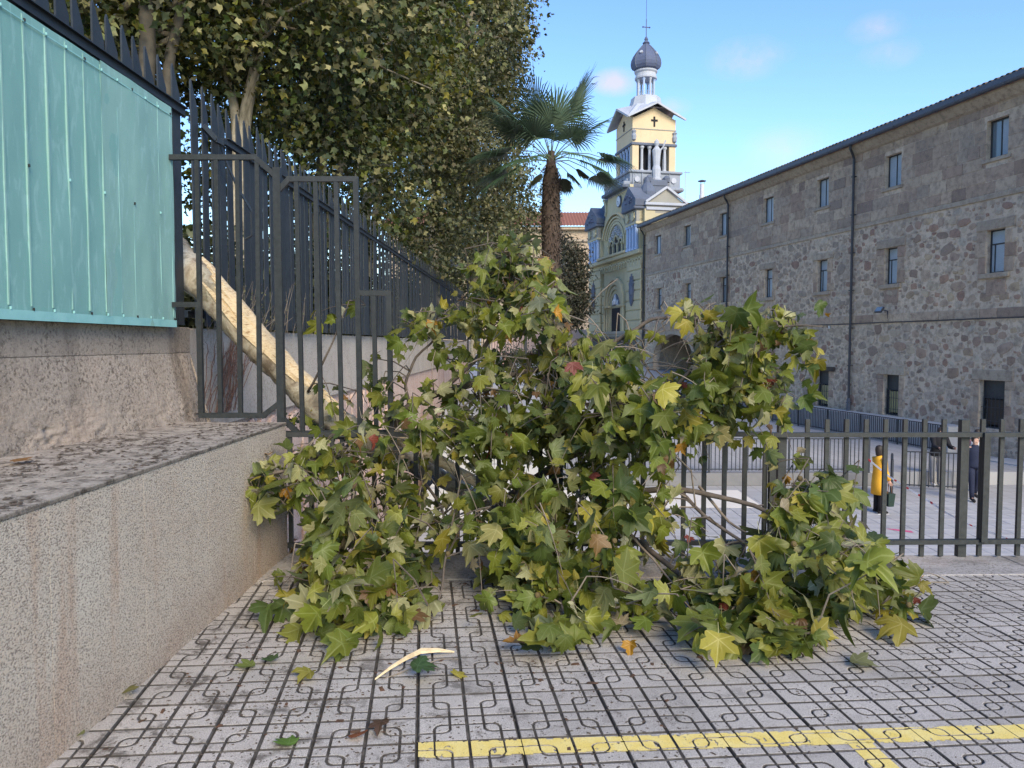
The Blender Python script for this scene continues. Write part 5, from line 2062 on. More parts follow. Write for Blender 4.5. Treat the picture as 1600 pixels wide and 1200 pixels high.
def fan(parent, tipdir, plen, size, tone, closed=1.0, dead=False):
    """one fan leaf: petiole from the crown, then a pleated fan of narrow blades"""
    o = Vector((0, 0, H + .05))
    t = Vector(tipdir).normalized()
    sag = Vector((0, 0, -1)) * plen * (.35 if t.z < .5 else .12)
    pts = [o, o + t * plen * .4 - sag * 0.05, o + t * plen * .75 + sag * .35, o + t * plen + sag * .8]
    b = MB(); b.tube(pts, [.016, .013, .011, .009], 5)
    c = pts[-1]
    ax = (pts[-1] - pts[-2]).normalized()
    side = ax.cross(Vector((0, 0, 1)))
    if side.length < .05:
        side = Vector((1, 0, 0))
    side.normalize()
    up = side.cross(ax).normalized()
    V, F, T = [], [], []
    n = 38
    for k in range(n):
        a = (k + .5) / n * 2 - 1
        an = a * R(150) * closed
        d = (ax * math.cos(an) + side * math.sin(an)).normalized()
        L = size * (1 - .25 * abs(a) ** 2) * random.uniform(.9, 1.05)
        w = d.cross(up).normalized()
        tn = np.array(tone) * random.uniform(.75, 1.3)
        base = len(V)
        prev_w = .012
        for f, ww, dz in ((.04, .011, 0), (.5, .023, .02), (.78, .015, -.03), (1.0, .002, -.16 * random.uniform(.2, 1.5))):
            p = c + d * L * f + Vector((0, 0, dz * size)) + up * (.05 * size * (1 - abs(a)) * f)
            V += [p - w * ww, p + up * ww * .5, p + w * ww]
            T += [tn] * 3
        for r_ in range(3):
            q = base + 3 * r_
            F += [(q, q + 1, q + 4, q + 3), (q + 1, q + 2, q + 5, q + 4)]
    n0 = len(b.v)
    me = np_mesh('fan_leaf', np.array([tuple(p) for p in V]), np.array(F), PALMM, {'tone': ('FLOAT_COLOR', np.hstack([np.array(T), np.ones((len(T), 1))]))})
    f_ = link('fan_leaf', me, parent)
    b.build('petiole', FIB2 if dead else m_pet, f_)
    return f_


m_pet = simple('palm_petiole', (.12, .14, .07), (.09, .11, .06), 10, .6, 0)
for d, pl, sz, cl in (((-.3, -.15, 1.0), 1.25, 1.35, .72), ((-.75, .1, .95), 1.25, 1.3, .7), ((.42, -.1, 1.0), 1.35, 1.4, .55), ((.12, .3, 1.0), 1.3, 1.3, .7), ((.0, -.7, .95), 1.0, 1.15, .9), ((-.95, -.3, .75), 1.2, 1.15, .75),
                      ((-1.0, -.2, .45), 1.25, 1.2, .7), ((-1.0, .1, .1), 1.15, 1.05, .6), ((1.0, -.1, .34), 1.35, .95, .7), ((.85, .3, .85), 1.15, 1.1, .6), ((-.45, -.5, .6), .85, 1.0, .8), ((.5, -.55, .55), .85, .95, .8), ((-.1, .7, .9), 1.1, 1.1, .8), ((.75, -.4, .1), .95, .8, .6), ((-.9, -.35, -.05), 1.1, .95, .6), ((.95, .25, .05), 1.2, .9, .6), ((-.55, -.6, .15), .9, .95, .7), ((.55, -.6, .25), .85, .9, .7)):
    fan(pm, d, pl, sz, PTONE[random.randrange(3)], cl)
for d, pl, sz in (((.75, -.35, -.35), .5, .5), ((.55, .5, -.5), .45, .45), ((-.6, -.3, -.5), .4, .45), ((.95, .0, -.05), .62, .5)):
    fan(pm, d, pl, sz, (.075, .085, .05), .45, True)
# ================================================================== the fallen plane tree
ft = empty('fallen_tree', 'fallen plane tree, its leafy top lying across the railing and the paving', 'tree', (-2.2, 5.9, 1.7))
FO = Vector(ft.location)
TP = [(225, 352, 6.9), (262, 385, 6.35), (297, 422, 5.98), (345, 474, 5.9), (400, 538, 5.88), (462, 602, 5.88), (530, 664, 5.9), (600, 704, 5.95), (680, 742, 5.98), (770, 790, 6.0), (850, 832, 6.0)]
TR = [.15, .14, .128, .12, .112, .106, .105, .085, .07, .055, .045]
b = MB()
pts, rs = [], []
tp = [P(*q) for q in TP]
for i in range(len(tp) - 1):
    for f in np.linspace(0, 1, 5)[:-1]:
        pts.append(tp[i].lerp(tp[i + 1], f)); rs.append(TR[i] + (TR[i + 1] - TR[i]) * f)
pts.append(tp[-1]); rs.append(TR[-1])
for k in range(2):
    pts = [pts[0]] + [(pts[i - 1] + pts[i] * 2 + pts[i + 1]) / 4 for i in range(1, len(pts) - 1)] + [pts[-1]]
rs = [r * (1 + .10 * noise.noise(Vector((i * .6, 0, 3)))) for i, r in enumerate(rs)]
trunk_pts = pts
dense, dr_ = [], []
for i_ in range(len(pts) - 1):
    for f_ in np.linspace(0, 1, 6)[:-1]:
        dense.append(pts[i_].lerp(pts[i_ + 1], f_)); dr_.append(rs[i_] + (rs[i_ + 1] - rs[i_]) * f_)
dense.append(pts[-1]); dr_.append(rs[-1])
b.tube([p - FO for p in dense], dr_, 24)
FBARK = NT('fallen_bark')
_v = FBARK.noise(4.5, 6, .62, FBARK.pos(), .7, stretch=(1, 1, 1))
_c = FBARK.ramp(_v, [(.36, (.15, .12, .085)), (.44, (.31, .265, .195)), (.53, (.46, .42, .32)), (.60, (.25, .22, .155)), (.68, (.37, .325, .235))])
_f = FBARK.noise(50, 5, .7, FBARK.pos())
_c = FBARK.mix(FBARK.ramp(_f, [(.3, .5), (.45, 0.)]), _c, (.09, .07, .05))
FBARK = FBARK.end(_c, .85, FBARK.bump(_f, .5, .01, FBARK.bump(_v, .6, .02)), spec=.2)
nv = []
for v_ in b.v:
    w_ = Vector(v_)
    d_ = .016 * noise.fractal(w_ * 9, 1.0, 2.1, 4) + .02 * max(0, noise.noise(w_ * 4) - .15)
    c_ = min(trunk_pts, key=lambda p: (p - FO - w_).length_squared) - FO
    nv.append(tuple(w_ + (w_ - c_).normalized() * d_))
b.v = nv
b.build('trunk', FBARK, ft, smooth=True)
# torn pale wood along the upper side of the trunk
TORN = NT('torn_wood')
_n = TORN.noise(7, 6, .7, TORN.pos(), 1.2, stretch=(3, 3, 8))
_c = TORN.ramp(_n, [(.32, (.34, .21, .11)), (.45, (.66, .52, .32)), (.62, (.76, .64, .43))])
TORN = TORN.end(_c, .8, TORN.bump(TORN.noise(60, 5, .7, TORN.pos(), .5, stretch=(1, 1, 4)), .6, .006), spec=.25)
for k in range(34):
    i0 = random.randint(8, 17)
    n = random.randint(3, 7)
    a0 = random.gauss(.25, .55)
    vs, fs = [], []
    w0 = random.uniform(.018, .05)
    for j in range(n + 1):
        i = i0 + j
        t = (trunk_pts[i + 1] - trunk_pts[i]).normalized()
        s = t.cross(Vector((0, 1, 0))).normalized()        # up-right of the trunk in the picture plane
        if s.z < 0: s = -s
        q = Vector((0, -1, 0))
        ang = a0 + .06 * noise.noise(Vector((j * .8, k * 3.1, 0)))
        out_ = s * math.cos(ang) + q * math.sin(ang)
        tan = out_.cross(t).normalized()
        w = w0 * math.sin(math.pi * (j + .15) / (n + .3)) + .003
        c = trunk_pts[i] - FO + out_ * (rs[i] + .002 + random.uniform(0, .012))
        vs += [c - tan * w - out_ * .02, c - tan * w * .6 + out_ * .008, c + tan * w * .6 + out_ * .01, c + tan * w - out_ * .02]
    for j in range(n):
        for m_ in range(3):
            a = 4 * j + m_
            fs.append((a, a + 1, a + 5, a + 4))
    fs += [(0, 1, 2, 3), tuple(4 * n + m_ for m_ in range(4))]
    MB().add(vs, fs).build('torn_wood', TORN, ft)

lp_ = [P(*q) for q in ((612, 680, 5.72), (650, 699, 5.62), (700, 727, 5.6), (760, 763, 5.62), (830, 802, 5.72), (890, 834, 5.85))]
ff = []
for a, c in zip(lp_[:-1], lp_[1:]):
    for f in np.linspace(0, 1, 5)[:-1]:
        ff.append(a.lerp(c, f) + Vector((0, 0, random.gauss(0, .004))))
b = MB(); b.tube([p - FO for p in ff], [.052 - .024 * i / len(ff) for i in range(len(ff))], 12)
b.build('limb', TORN, ft, smooth=True)
BRM = simple('branch_bark', (.085, .07, .058), (.15, .125, .10), 14, .85, .4, 60, world_space=True)
DEADM = simple('dead_twig', (.24, .205, .165), (.16, .13, .10), 14, .85, .3, 60, world_space=True)
BR = [([(600, 705, 5.95), (612, 670, 5.8), (640, 632, 5.75), (690, 613, 5.7), (760, 594, 5.65), (850, 573, 5.55), (930, 556, 5.45), (985, 520, 5.35), (1030, 494, 5.3), (1085, 500, 5.25)], .036, .008),
      ([(640, 632, 5.75), (632, 600, 5.7), (650, 560, 5.7), (690, 520, 5.7), (665, 490, 5.7)], .014, .005),
      ([(690, 613, 5.7), (745, 560, 5.7), (785, 505, 5.65), (803, 445, 5.65), (797, 385, 5.7)], .022, .006),
      ([(785, 505, 5.65), (830, 490, 5.6), (865, 500, 5.55)], .01, .004),
      ([(770, 790, 6.0), (850, 740, 5.6), (930, 690, 5.4), (1030, 640, 5.15), (1130, 590, 5.05), (1210, 550, 5.0)], .034, .008),
      ([(1030, 640, 5.15), (1080, 570, 5.1), (1150, 515, 5.05), (1235, 508, 5.0), (1285, 510, 5.0)], .014, .004),
      ([(850, 832, 6.0), (900, 805, 5.5), (960, 825, 5.1), (1030, 870, 4.75), (1100, 925, 4.4), (1190, 965, 4.15), (1270, 1000, 3.92)], .03, .006),
      ([(850, 830, 6.0), (960, 770, 5.4), (1060, 765, 5.1), (1180, 790, 4.85), (1280, 840, 4.6), (1400, 925, 4.35)], .028, .006),
      ([(680, 742, 5.98), (650, 785, 5.4), (600, 830, 4.9), (560, 890, 4.55), (535, 945, 4.3)], .026, .006),
      ([(560, 682, 5.95), (520, 715, 5.3), (460, 733, 4.95), (400, 745, 4.75), (370, 757, 4.7)], .018, .005),
      ([(770, 790, 6.0), (800, 830, 5.3), (835, 880, 4.85), (875, 930, 4.35), (880, 985, 3.9)], .022, .005),
      ([(900, 805, 5.5), (930, 830, 5.0), (950, 890, 4.5), (962, 950, 4.15)], .018, .005),
      ([(640, 720, 5.9), (690, 790, 5.1), (700, 850, 4.7), (690, 930, 4.4), (672, 970, 4.2)], .012, .004),
      ([(1060, 765, 5.1), (1120, 820, 4.8), (1220, 880, 4.5), (1330, 905, 4.4)], .014, .005),
      ([(480, 610, 5.75), (510, 560, 5.6), (530, 510, 5.6), (545, 470, 5.6)], .010, .003)]
DEAD = [([(935, 790, 5.0), (960, 800, 4.95), (1000, 850, 4.75), (1040, 900, 4.6), (1075, 935, 4.5)], .013, .004),
        ([(930, 800, 5.0), (905, 815, 5.0), (880, 850, 4.9), (860, 880, 4.8)], .008, .003),
        ([(1090, 760, 5.1), (1140, 815, 4.9), (1180, 840, 4.8), (1240, 815, 4.8)], .011, .004),
        ([(1180, 840, 4.8), (1130, 850, 4.8), (1090, 880, 4.7)], .009, .003),
        ([(745, 620, 5.5), (700, 650, 5.4), (660, 700, 5.3)], .007, .002)]
br_pts = []
for q, r0, r1 in BR + DEAD:
    w = [P(*k) for k in q]
    full = []
    for a, c in zip(w[:-1], w[1:]):
        for f in np.linspace(0, 1, 5)[:-1]:
            full.append(a.lerp(c, f) + Vector((random.gauss(0, .008), random.gauss(0, .01), random.gauss(0, .008))))
    full.append(w[-1])
    full = [full[0]] + [(full[i - 1] + full[i] * 2 + full[i + 1]) / 4 for i in range(1, len(full) - 1)] + [full[-1]]
    br_pts += full
    r = [r0 + (r1 - r0) * i / (len(full) - 1) for i in range(len(full))]
    b = MB(); b.tube([p - FO for p in full], r, 7)
    b.build('branch', BRM if (q, r0, r1) in BR else DEADM, ft, smooth=True)
BP = np.array([tuple(p) for p in br_pts])

# clusters of leaves: u, v, depth, spread in u, v, depth, how many
CL = [(803, 392, 5.7, 30, 15, .2, 48), (793, 430, 5.7, 42, 24, .25, 115), (818, 478, 5.6, 52, 28, .28, 130), (762, 478, 5.65, 26, 30, .2, 42), (840, 560, 5.5, 60, 34, .3, 80), (688, 505, 5.65, 36, 20, .15, 30),
      (662, 490, 5.7, 14, 10, .1, 6), (535, 490, 5.6, 16, 16, .12, 8), (540, 590, 5.6, 30, 30, .15, 15), (505, 610, 5.6, 22, 24, .12, 8), (590, 620, 5.65, 30, 26, .2, 14), (730, 585, 5.55, 40, 26, .25, 34),
      (890, 545, 5.5, 46, 26, .25, 75), (955, 595, 5.35, 62, 30, .35, 120), (1015, 570, 5.3, 40, 36, .25, 60), (1090, 510, 5.2, 42, 22, .2, 75), (1185, 515, 5.05, 42, 20, .18, 70), (1235, 512, 5.0, 14, 12, .1, 10),
      (1130, 570, 5.1, 56, 34, .3, 150), (1195, 600, 5.0, 26, 36, .2, 60), (850, 615, 5.3, 75, 36, .35, 140), (720, 650, 5.3, 70, 24, .3, 70), (790, 660, 5.25, 60, 30, .3, 70), (955, 670, 5.2, 80, 38, .35, 170), (1070, 628, 5.1, 60, 28, .3, 100),
      (620, 715, 5.2, 70, 34, .28, 105), (520, 715, 5.0, 46, 16, .2, 34), (448, 740, 4.95, 26, 18, .15, 24), (396, 755, 4.75, 20, 16, .1, 13), (560, 790, 4.85, 56, 40, .28, 110), (610, 860, 4.6, 40, 36, .2, 60),
      (690, 800, 4.8, 46, 26, .22, 44), (735, 820, 4.7, 46, 28, .2, 46), (545, 905, 4.35, 48, 34, .2, 85), (470, 885, 4.5, 30, 18, .15, 34), (600, 925, 4.25, 32, 22, .14, 32), (830, 780, 4.95, 64, 44, .3, 120), (780, 860, 4.7, 44, 34, .2, 50),
      (935, 760, 5.0, 56, 40, .3, 90), (930, 850, 4.7, 56, 44, .28, 110), (830, 910, 4.4, 38, 24, .15, 36), (965, 930, 4.2, 28, 26, .12, 26), (900, 920, 4.3, 26, 20, .12, 16), (1010, 790, 4.9, 34, 40, .22, 30), (1050, 845, 4.75, 44, 30, .2, 40),
      (1195, 800, 4.95, 24, 24, .15, 10), (1235, 775, 4.8, 32, 36, .2, 46), (1225, 850, 4.55, 50, 36, .25, 66), (1130, 890, 4.5, 40, 20, .2, 30), (1300, 740, 4.8, 26, 22, .12, 10), (1315, 845, 4.55, 34, 36, .2, 50), (1345, 890, 4.4, 46, 26, .18, 60), (1410, 925, 4.3, 18, 12, .1, 14),
      (1165, 940, 4.2, 46, 30, .18, 75), (1225, 985, 3.98, 34, 16, .1, 34), (1130, 975, 4.0, 22, 14, .1, 16), (866, 1008, 3.75, 17, 8, .05, 6), (878, 985, 3.85, 14, 10, .06, 4), (672, 955, 4.3, 12, 18, .06, 5), (1270, 930, 4.3, 36, 22, .15, 34)]
SCALE = 1.75


def gap(u, v):
    """how likely a leaf seen at (u, v) is left out: the openings of the real branch"""
    if v > 1026 or u > 1452: return 1.0
    if u < 690 and v > 985: return .9
    if 690 < u < 828 and v > 925: return .88
    if 900 < u < 925 and v > 985: return .9
    if 925 < u < 1015 and v > 992: return .9
    if 1015 < u < 1085 and v > 925: return .8
    if u > 1295 and v > 962: return .97
    if u > 1345 and v < 840: return .9
    if 1000 < u < 1092 and 505 < v < 580: return .92
    if v < 592 and 985 < u < 1066: return .9
    if v < 545 and 925 < u < 1050: return .95
    if v < 512 and 893 < u < 1040: return .97
    if v < 470 and u < 735: return .8
    t_ = 705 + (u - 620) * .55
    if 615 < u < 790 and abs(v - t_) < 34: return .85
    if 1058 < u < 1212 and 692 < v < 835: return .78
    if 640 < u < 800 and 872 < v < 925: return .7
    if 1000 < u < 1075 and 815 < v < 905: return .5
    if 745 < u < 860 and 535 < v < 640: return .5
    if u < 560 and 520 < v < 690: return .45
    if u < 465 and v > 800: return .85
    if u < 560 and 735 < v < 790: return .3
    if 880 < u < 1000 and 690 < v < 750: return .35
    return .05


pos, along, sprays = [], [], []
for u, v, y, su, sv, sy, n in CL:
    n = int(n * SCALE)
    k = max(1, n // 8)
    for i in range(k):
        q = rng.normal(0, 1, 3) * (su * .85, sv * .85, sy)
        p0 = P(u + q[0], v + q[1], y + q[2])
        dr = Vector((random.gauss(0, .6), random.gauss(-.15, .45), random.gauss(-.3, .5))).normalized()
        L = random.uniform(.16, .36)
        line = []
        for j in range(9):
            f = j / 8
            line.append(p0 + dr * L * (f - .35) + Vector((0, 0, -.32 * L * f * f)))
        sprays.append(line)
        for j in range(9):
            if random.random() < .1:
                continue
            p = line[j] + Vector((random.gauss(0, .045), random.gauss(0, .045), random.gauss(-.02, .045)))
            uu, vv = 800 + 1200 * p.x / p.y, 537 - 1200 * (p.z - CAMH) / p.y
            if random.random() < gap(uu, vv):
                continue
            if p.y < 5.1 or p.z < .0:
                g = -TILT * p.x
                if p.z < g + .03:
                    d = (p - Vector((0, 0, CAMH)))
                    t = (g + .03 + .09 * random.random() - CAMH) / d.z
                    p = Vector((0, 0, CAMH)) + d * t
            if p.x < -1.60 and p.y < 5.5 and p.z < 1.0:
                p.x = -1.58 + random.random() * .05
            pos.append(tuple(p))
            along.append(tuple(dr))
pos = np.array(pos)
along = np.array(along)
N = len(pos)
# direction away from the nearest branch point
d2 = ((pos[:, None, :] - BP[None, ::2, :]) ** 2).sum(-1)
near = BP[::2][d2.argmin(1)]
away = pos - near
away /= np.linalg.norm(away, axis=1, keepdims=True) + 1e-6
nrm = np.array([.05, -.5, .6]) + rng.normal(0, .75, (N, 3))
tip = away * .25 + along * .5 + np.array([0, -.1, -.7]) + rng.normal(0, .5, (N, 3))
low = pos[:, 2] < .1
nrm[low] = np.array([0, -.25, 1.0]) + rng.normal(0, .45, (low.sum(), 3))
tip[low] = rng.normal(0, 1, (low.sum(), 3)) * (1, 1, .2)
rt, up, nm = frames(nrm, tip)
size = .104 * np.exp(rng.normal(0, .30, N)).clip(.45, 1.5) * np.clip(1.18 - .42 * (pos[:, 1] - 4.4), .88, 1.22)
pick = rng.choice(len(PAL), N, p=PW)
cl_shift = np.array([noise.noise(Vector(p) * 1.7) for p in pos])
tone = PC[pick] * (1 + .35 * cl_shift[:, None]) * rng.uniform(.8, 1.22, (N, 1))
dry = pick >= 6
size = np.where(dry, size * .64, size)
TMPL = [leaf_template(k) for k in range(20)]
# the 300 that show largest: near the camera and in front
camd = np.linalg.norm(pos - np.array([0, 0, CAMH]), axis=1)
score = size / camd * (1 + .0 * camd) * np.abs((nm * (np.array([0, 0, CAMH]) - pos) / camd[:, None]).sum(1)).clip(.25, 1)
# prefer leaves not buried: count others in front on the image plane
uvp = np.stack([pos[:, 0] / pos[:, 1], (pos[:, 2] - CAMH) / pos[:, 1]], -1)
front = np.array([((np.abs(uvp - uvp[i]).max(1) < .014) & (camd < camd[i] - .05)).sum() for i in range(N)])
order = np.argsort(-(score * .75 ** front))
single = order[:300]
rest = order[300:]
V, F, T, Lp = scatter(TMPL, pos[rest] - np.array(FO), rt[rest], up[rest], nm[rest], size[rest], tone[rest])
link('foliage', np_mesh('foliage', V, F, LEAFM, {'tone': ('FLOAT_COLOR', T), 'leafpos': ('FLOAT_VECTOR', Lp)}, True), ft, kind='stuff')
cache = {}
for i in single:
    k, c = int(rng.integers(20)), int(pick[i])
    if (k, c) not in cache:
        co, lp, Fq = TMPL[k]
        tt = np.hstack([np.tile(PC[c], (len(co), 1)), np.ones((len(co), 1))])
        cache[k, c] = np_mesh('leaf', co, Fq, LEAFM, {'tone': ('FLOAT_COLOR', tt), 'leafpos': ('FLOAT_VECTOR', lp)}, True)
    o = link('leaf', cache[k, c], ft)
    Mx = Matrix((Vector(rt[i]), Vector(up[i]), Vector(nm[i]))).transposed().to_4x4()
    o.matrix_local = Matrix.Translation(Vector(pos[i]) - FO) @ Mx @ Matrix.Scale(float(size[i]), 4)
# twigs that carry the leaves
b, b2 = MB(), MB()
BPV = BP
for line in sprays:
    c = np.array(tuple(line[0]))
    q = Vector(BPV[((BPV - c) ** 2).sum(1).argmin()])
    if min(p.z + TILT * p.x for p in line) < .015 or any(p.x < -1.62 and p.y < 5.5 for p in line):
        continue
    t_ = b if random.random() < .65 else b2
    L = (q - line[0]).length
    if .04 < L < .6:
        mid = q.lerp(line[0], .5) + Vector((random.gauss(0, .1 * L), random.gauss(0, .1 * L), .1 * L))
        t_.tube([q - FO, mid - FO, line[0] - FO], [.006, .005, .0038], 4, False)
    t_.tube([p - FO for p in line[::2]], [.0038, .0034, .003, .0024, .0014], 4, False)
for k in range(240):       # hanging dry twigs and stalks
    i = rng.integers(N)
    p = Vector(pos[i])
    q = p + Vector((random.gauss(0, .06), random.gauss(0, .05), random.uniform(-.24, .1)))
    if q.z < .02 or (q.x < -1.62):
        continue
    b2.tube([p - FO, p.lerp(q, .5) - FO + Vector((random.gauss(0, .02), 0, random.gauss(0, .02))), q - FO], [.003, .0026, .0015], 4, False)
b.build('twig', BRM, ft, kind='stuff'); b2.build('dry_twig', DEADM, ft, kind='stuff')
SEED = simple('seed_ball', (.17, .13, .055), (.10, .075, .035), 60, .95, .9, 160, dist=.01)
sbm = MB().lathe([(.001, -.016), (.009, -.0135), (.0145, -.007), (.016, 0), (.0145, .007), (.009, .0135), (.001, .016)], 10).mesh('seed_ball', SEED, True)
for u, v, y in ((1155, 975, 3.98), (1130, 960, 4.05), (1128, 990, 3.95), (1300, 750, 4.6), (1250, 748, 4.7), (1060, 905, 4.4), (700, 865, 4.5), (1210, 800, 4.55), (960, 845, 4.4), (1420, 945, 4.2), (840, 930, 4.2), (1240, 850, 4.3)):
    p = P(u, v, y)
    p.z = max(p.z, .02)
    o = link('seed_ball', sbm, ft, p - FO)
    o.scale = (random.uniform(.9, 1.25),) * 3

# ---- loose things on the paving
def loose_leaf(u, v, z, label, col, size, seed, rz, curl=None, group='loose leaves lying on the ground'):
    co, lp, Fq = leaf_template(seed)
    tt = np.hstack([np.tile(np.array(col), (len(co), 1)), np.ones((len(co), 1))])
    co = co * size
    co[:, 2] = (co[:, 2] - co[:, 2].min()) * .5
    me = np_mesh('fallen_leaf', co, Fq, LEAFM, {'tone': ('FLOAT_COLOR', tt), 'leafpos': ('FLOAT_VECTOR', lp)}, True)
    g = ground(u, v, z)
    g.z = (z if z else -TILT * g.x) + .004
    o = link('fallen_leaf', me, None, g, (random.gauss(0, .12), random.gauss(0, .12), rz))
    tag(o, label, 'leaf', group)
loose_leaf(402, 1048, 0, 'light green leaf lying on dark soil near the low wall', (.2, .26, .06), .11, 3, 1.9)
loose_leaf(424, 1046, 0, 'dark curled green leaf standing up near the low wall', (.05, .085, .03), .1, 4, .4)
loose_leaf(490, 1062, 0, 'yellow-green leaf lying flat left of the pale wood splinter', (.30, .29, .05), .105, 8, 2.6)
loose_leaf(457, 1174, 0, 'bright green leaf lying alone nearest the bottom edge', (.14, .26, .05), .10, 9, 1.0)
loose_leaf(650, 1068, 0, 'dark green leaf tucked under the pale wood splinter', (.045, .08, .03), .13, 6, -1.2)
loose_leaf(710, 1062, 0, 'small yellow leaf lying right of the pale wood splinter', (.36, .31, .05), .075, 11, -.6)
loose_leaf(1328, 1030, 0, 'pale crumpled leaf lying apart right of the branches', (.22, .24, .10), .13, 5, -2.0)
loose_leaf(203, 1102, 0, 'olive leaf lying against the foot of the pebble-dashed wall', (.2, .19, .06), .1, 2, .8)
loose_leaf(135, 1158, 0, 'long olive leaf in the gutter at the foot of the wall, lowest in view', (.15, .16, .06), .09, 7, 2.2)
loose_leaf(600, 1140, 0, 'crumpled brown leaf lying in the dirt left of the yellow line', (.075, .045, .03), .085, 12, 3.0)
loose_leaf(560, 1164, 0, 'reddish brown crumpled leaf lying left of the yellow line', (.2, .075, .035), .07, 13, .2)
loose_leaf(14, 722, 1.0, 'orange-brown leaf lying on top of the low wall', (.36, .2, .06), .11, 1, -1.4)
loose_leaf(300, 652, 1.0, 'small brown leaf lying on the low wall near the grille', (.12, .07, .04), .07, 10, -.4)

sp = empty('wood_splinter', 'long pale curved splinter of fresh wood lying on the paving', 'splinter', ground(650, 1048))
o0 = Vector(sp.location)
b = MB()
line = [(586, 1067, .006), (610, 1056, .020), (634, 1045, .027), (658, 1033, .034), (684, 1027, .024), (710, 1022, .004)]
vs, fs = [], []
for k, (u, v, w) in enumerate(line):
    p = ground(u, v)
    p.z = -TILT * p.x
    if k: prev_d = (p - prev_p)
    prev_p = p.copy()
    h = .004 + .034 * math.sin(math.pi * k / 5)
    vs += [p - o0 + Vector((0, -w * .5, h)), p - o0 + Vector((0, w * .5, h + .004)), p - o0 + Vector((0, w * .3, h + .004 + w * .42)), p - o0 + Vector((0, -w * .35, h + w * .36))]
for k in range(5):
    for m_ in range(4):
        a, c = 4 * k + m_, 4 * k + (m_ + 1) % 4
        fs.append((a, c, c + 4, a + 4))
fs += [(0, 1, 2, 3), (20, 21, 22, 23)]
MB().add(vs, fs).build('splinter', simple('fresh_wood', (.68, .56, .34), (.52, .40, .23), 26, .7, .4, 90, world_space=True), sp)
b = MB()
q = [ground(u, v) + Vector((0, 0, h)) for u, v, h in ((600, 1064, .01), (645, 1050, .02), (690, 1036, .02), (716, 1033, .01))]
b.tube([p - o0 for p in q], [.003, .004, .003, .002], 5)
b.build('sliver', DEADM, sp)

# weeds on the wall top and an ivy tuft behind the grille
wd = empty('wall_weed', 'thin dry weeds growing along the foot of the spiked fence', 'weed', (-2.3, 7.0, 1.67))
b, b2 = MB(), MB()
for k in range(70):
    y = random.choice((random.uniform(6.1, 9.5), random.uniform(6.3, 7.6)))
    x = LX + .018 * y - .87 + random.uniform(.0, .06)
    p = Vector((x, y, 1.66)) - Vector(wd.location)
    h = random.uniform(.08, .55)
    q = p + Vector((random.uniform(.0, .12), random.gauss(0, .1), h))
    mid = p.lerp(q, .5) + Vector((random.gauss(0, .02), random.gauss(0, .03), .02))
    b.tube([p, mid, q], [.003, .0022, .001], 4, False)
    for j in range(random.randint(2, 9)):
        f = random.uniform(.3, 1)
        c = p.lerp(q, f)
        d = Vector((random.gauss(0, .5), random.gauss(0, .5), random.uniform(-.2, .6))).normalized() * random.uniform(.015, .04)
        s_ = d.cross(Vector((.3, .2, 1))).normalized() * .007
        b2.add([c, c + d * .5 + s_, c + d, c + d * .5 - s_], [(0, 1, 2, 3)])
b.build('stalk', DEADM, wd, kind='stuff')
b2.build('weed_leaf', simple('weed_green', (.10, .12, .05), (.15, .14, .07), 30, .8, 0), wd, kind='stuff')
iv = P(492, 655, 6.6)
io = empty('ivy_tuft', 'small dark ivy tuft growing on the wall behind the grille post', 'ivy', iv)
crown('foliage', [(iv.x, iv.y, iv.z, .22, .16, .07)], 26, 9, .06, io, [(.035, .05, .02), (.05, .07, .025)], tuple(iv), .04, OVAL, .4)
# ================================================================== people
SKIN = simple('skin', (.5, .31, .23), (.45, .27, .2), 20, .6, .05)
def cloth(name, c, c2=None, s=8):
    return simple(name, c, c2 or tuple(x * .8 for x in c), s, .85, .25, 40, dist=.01)


def loft(b, rings, n=14):
    """rings: (x, y, z, rx, ry)"""
    vs, fs = [], []
    for x, y, z, rx, ry in rings:
        for k in range(n):
            a = 2 * math.pi * k / n
            vs.append((x + rx * math.cos(a), y + ry * math.sin(a), z))
    for i in range(len(rings) - 1):
        for k in range(n):
            k2 = (k + 1) % n
            fs.append((i * n + k, i * n + k2, (i + 1) * n + k2, (i + 1) * n + k))
    fs.append(tuple(range(n))[::-1]); fs.append(tuple((len(rings) - 1) * n + k for k in range(n)))
    return b.add(vs, fs)


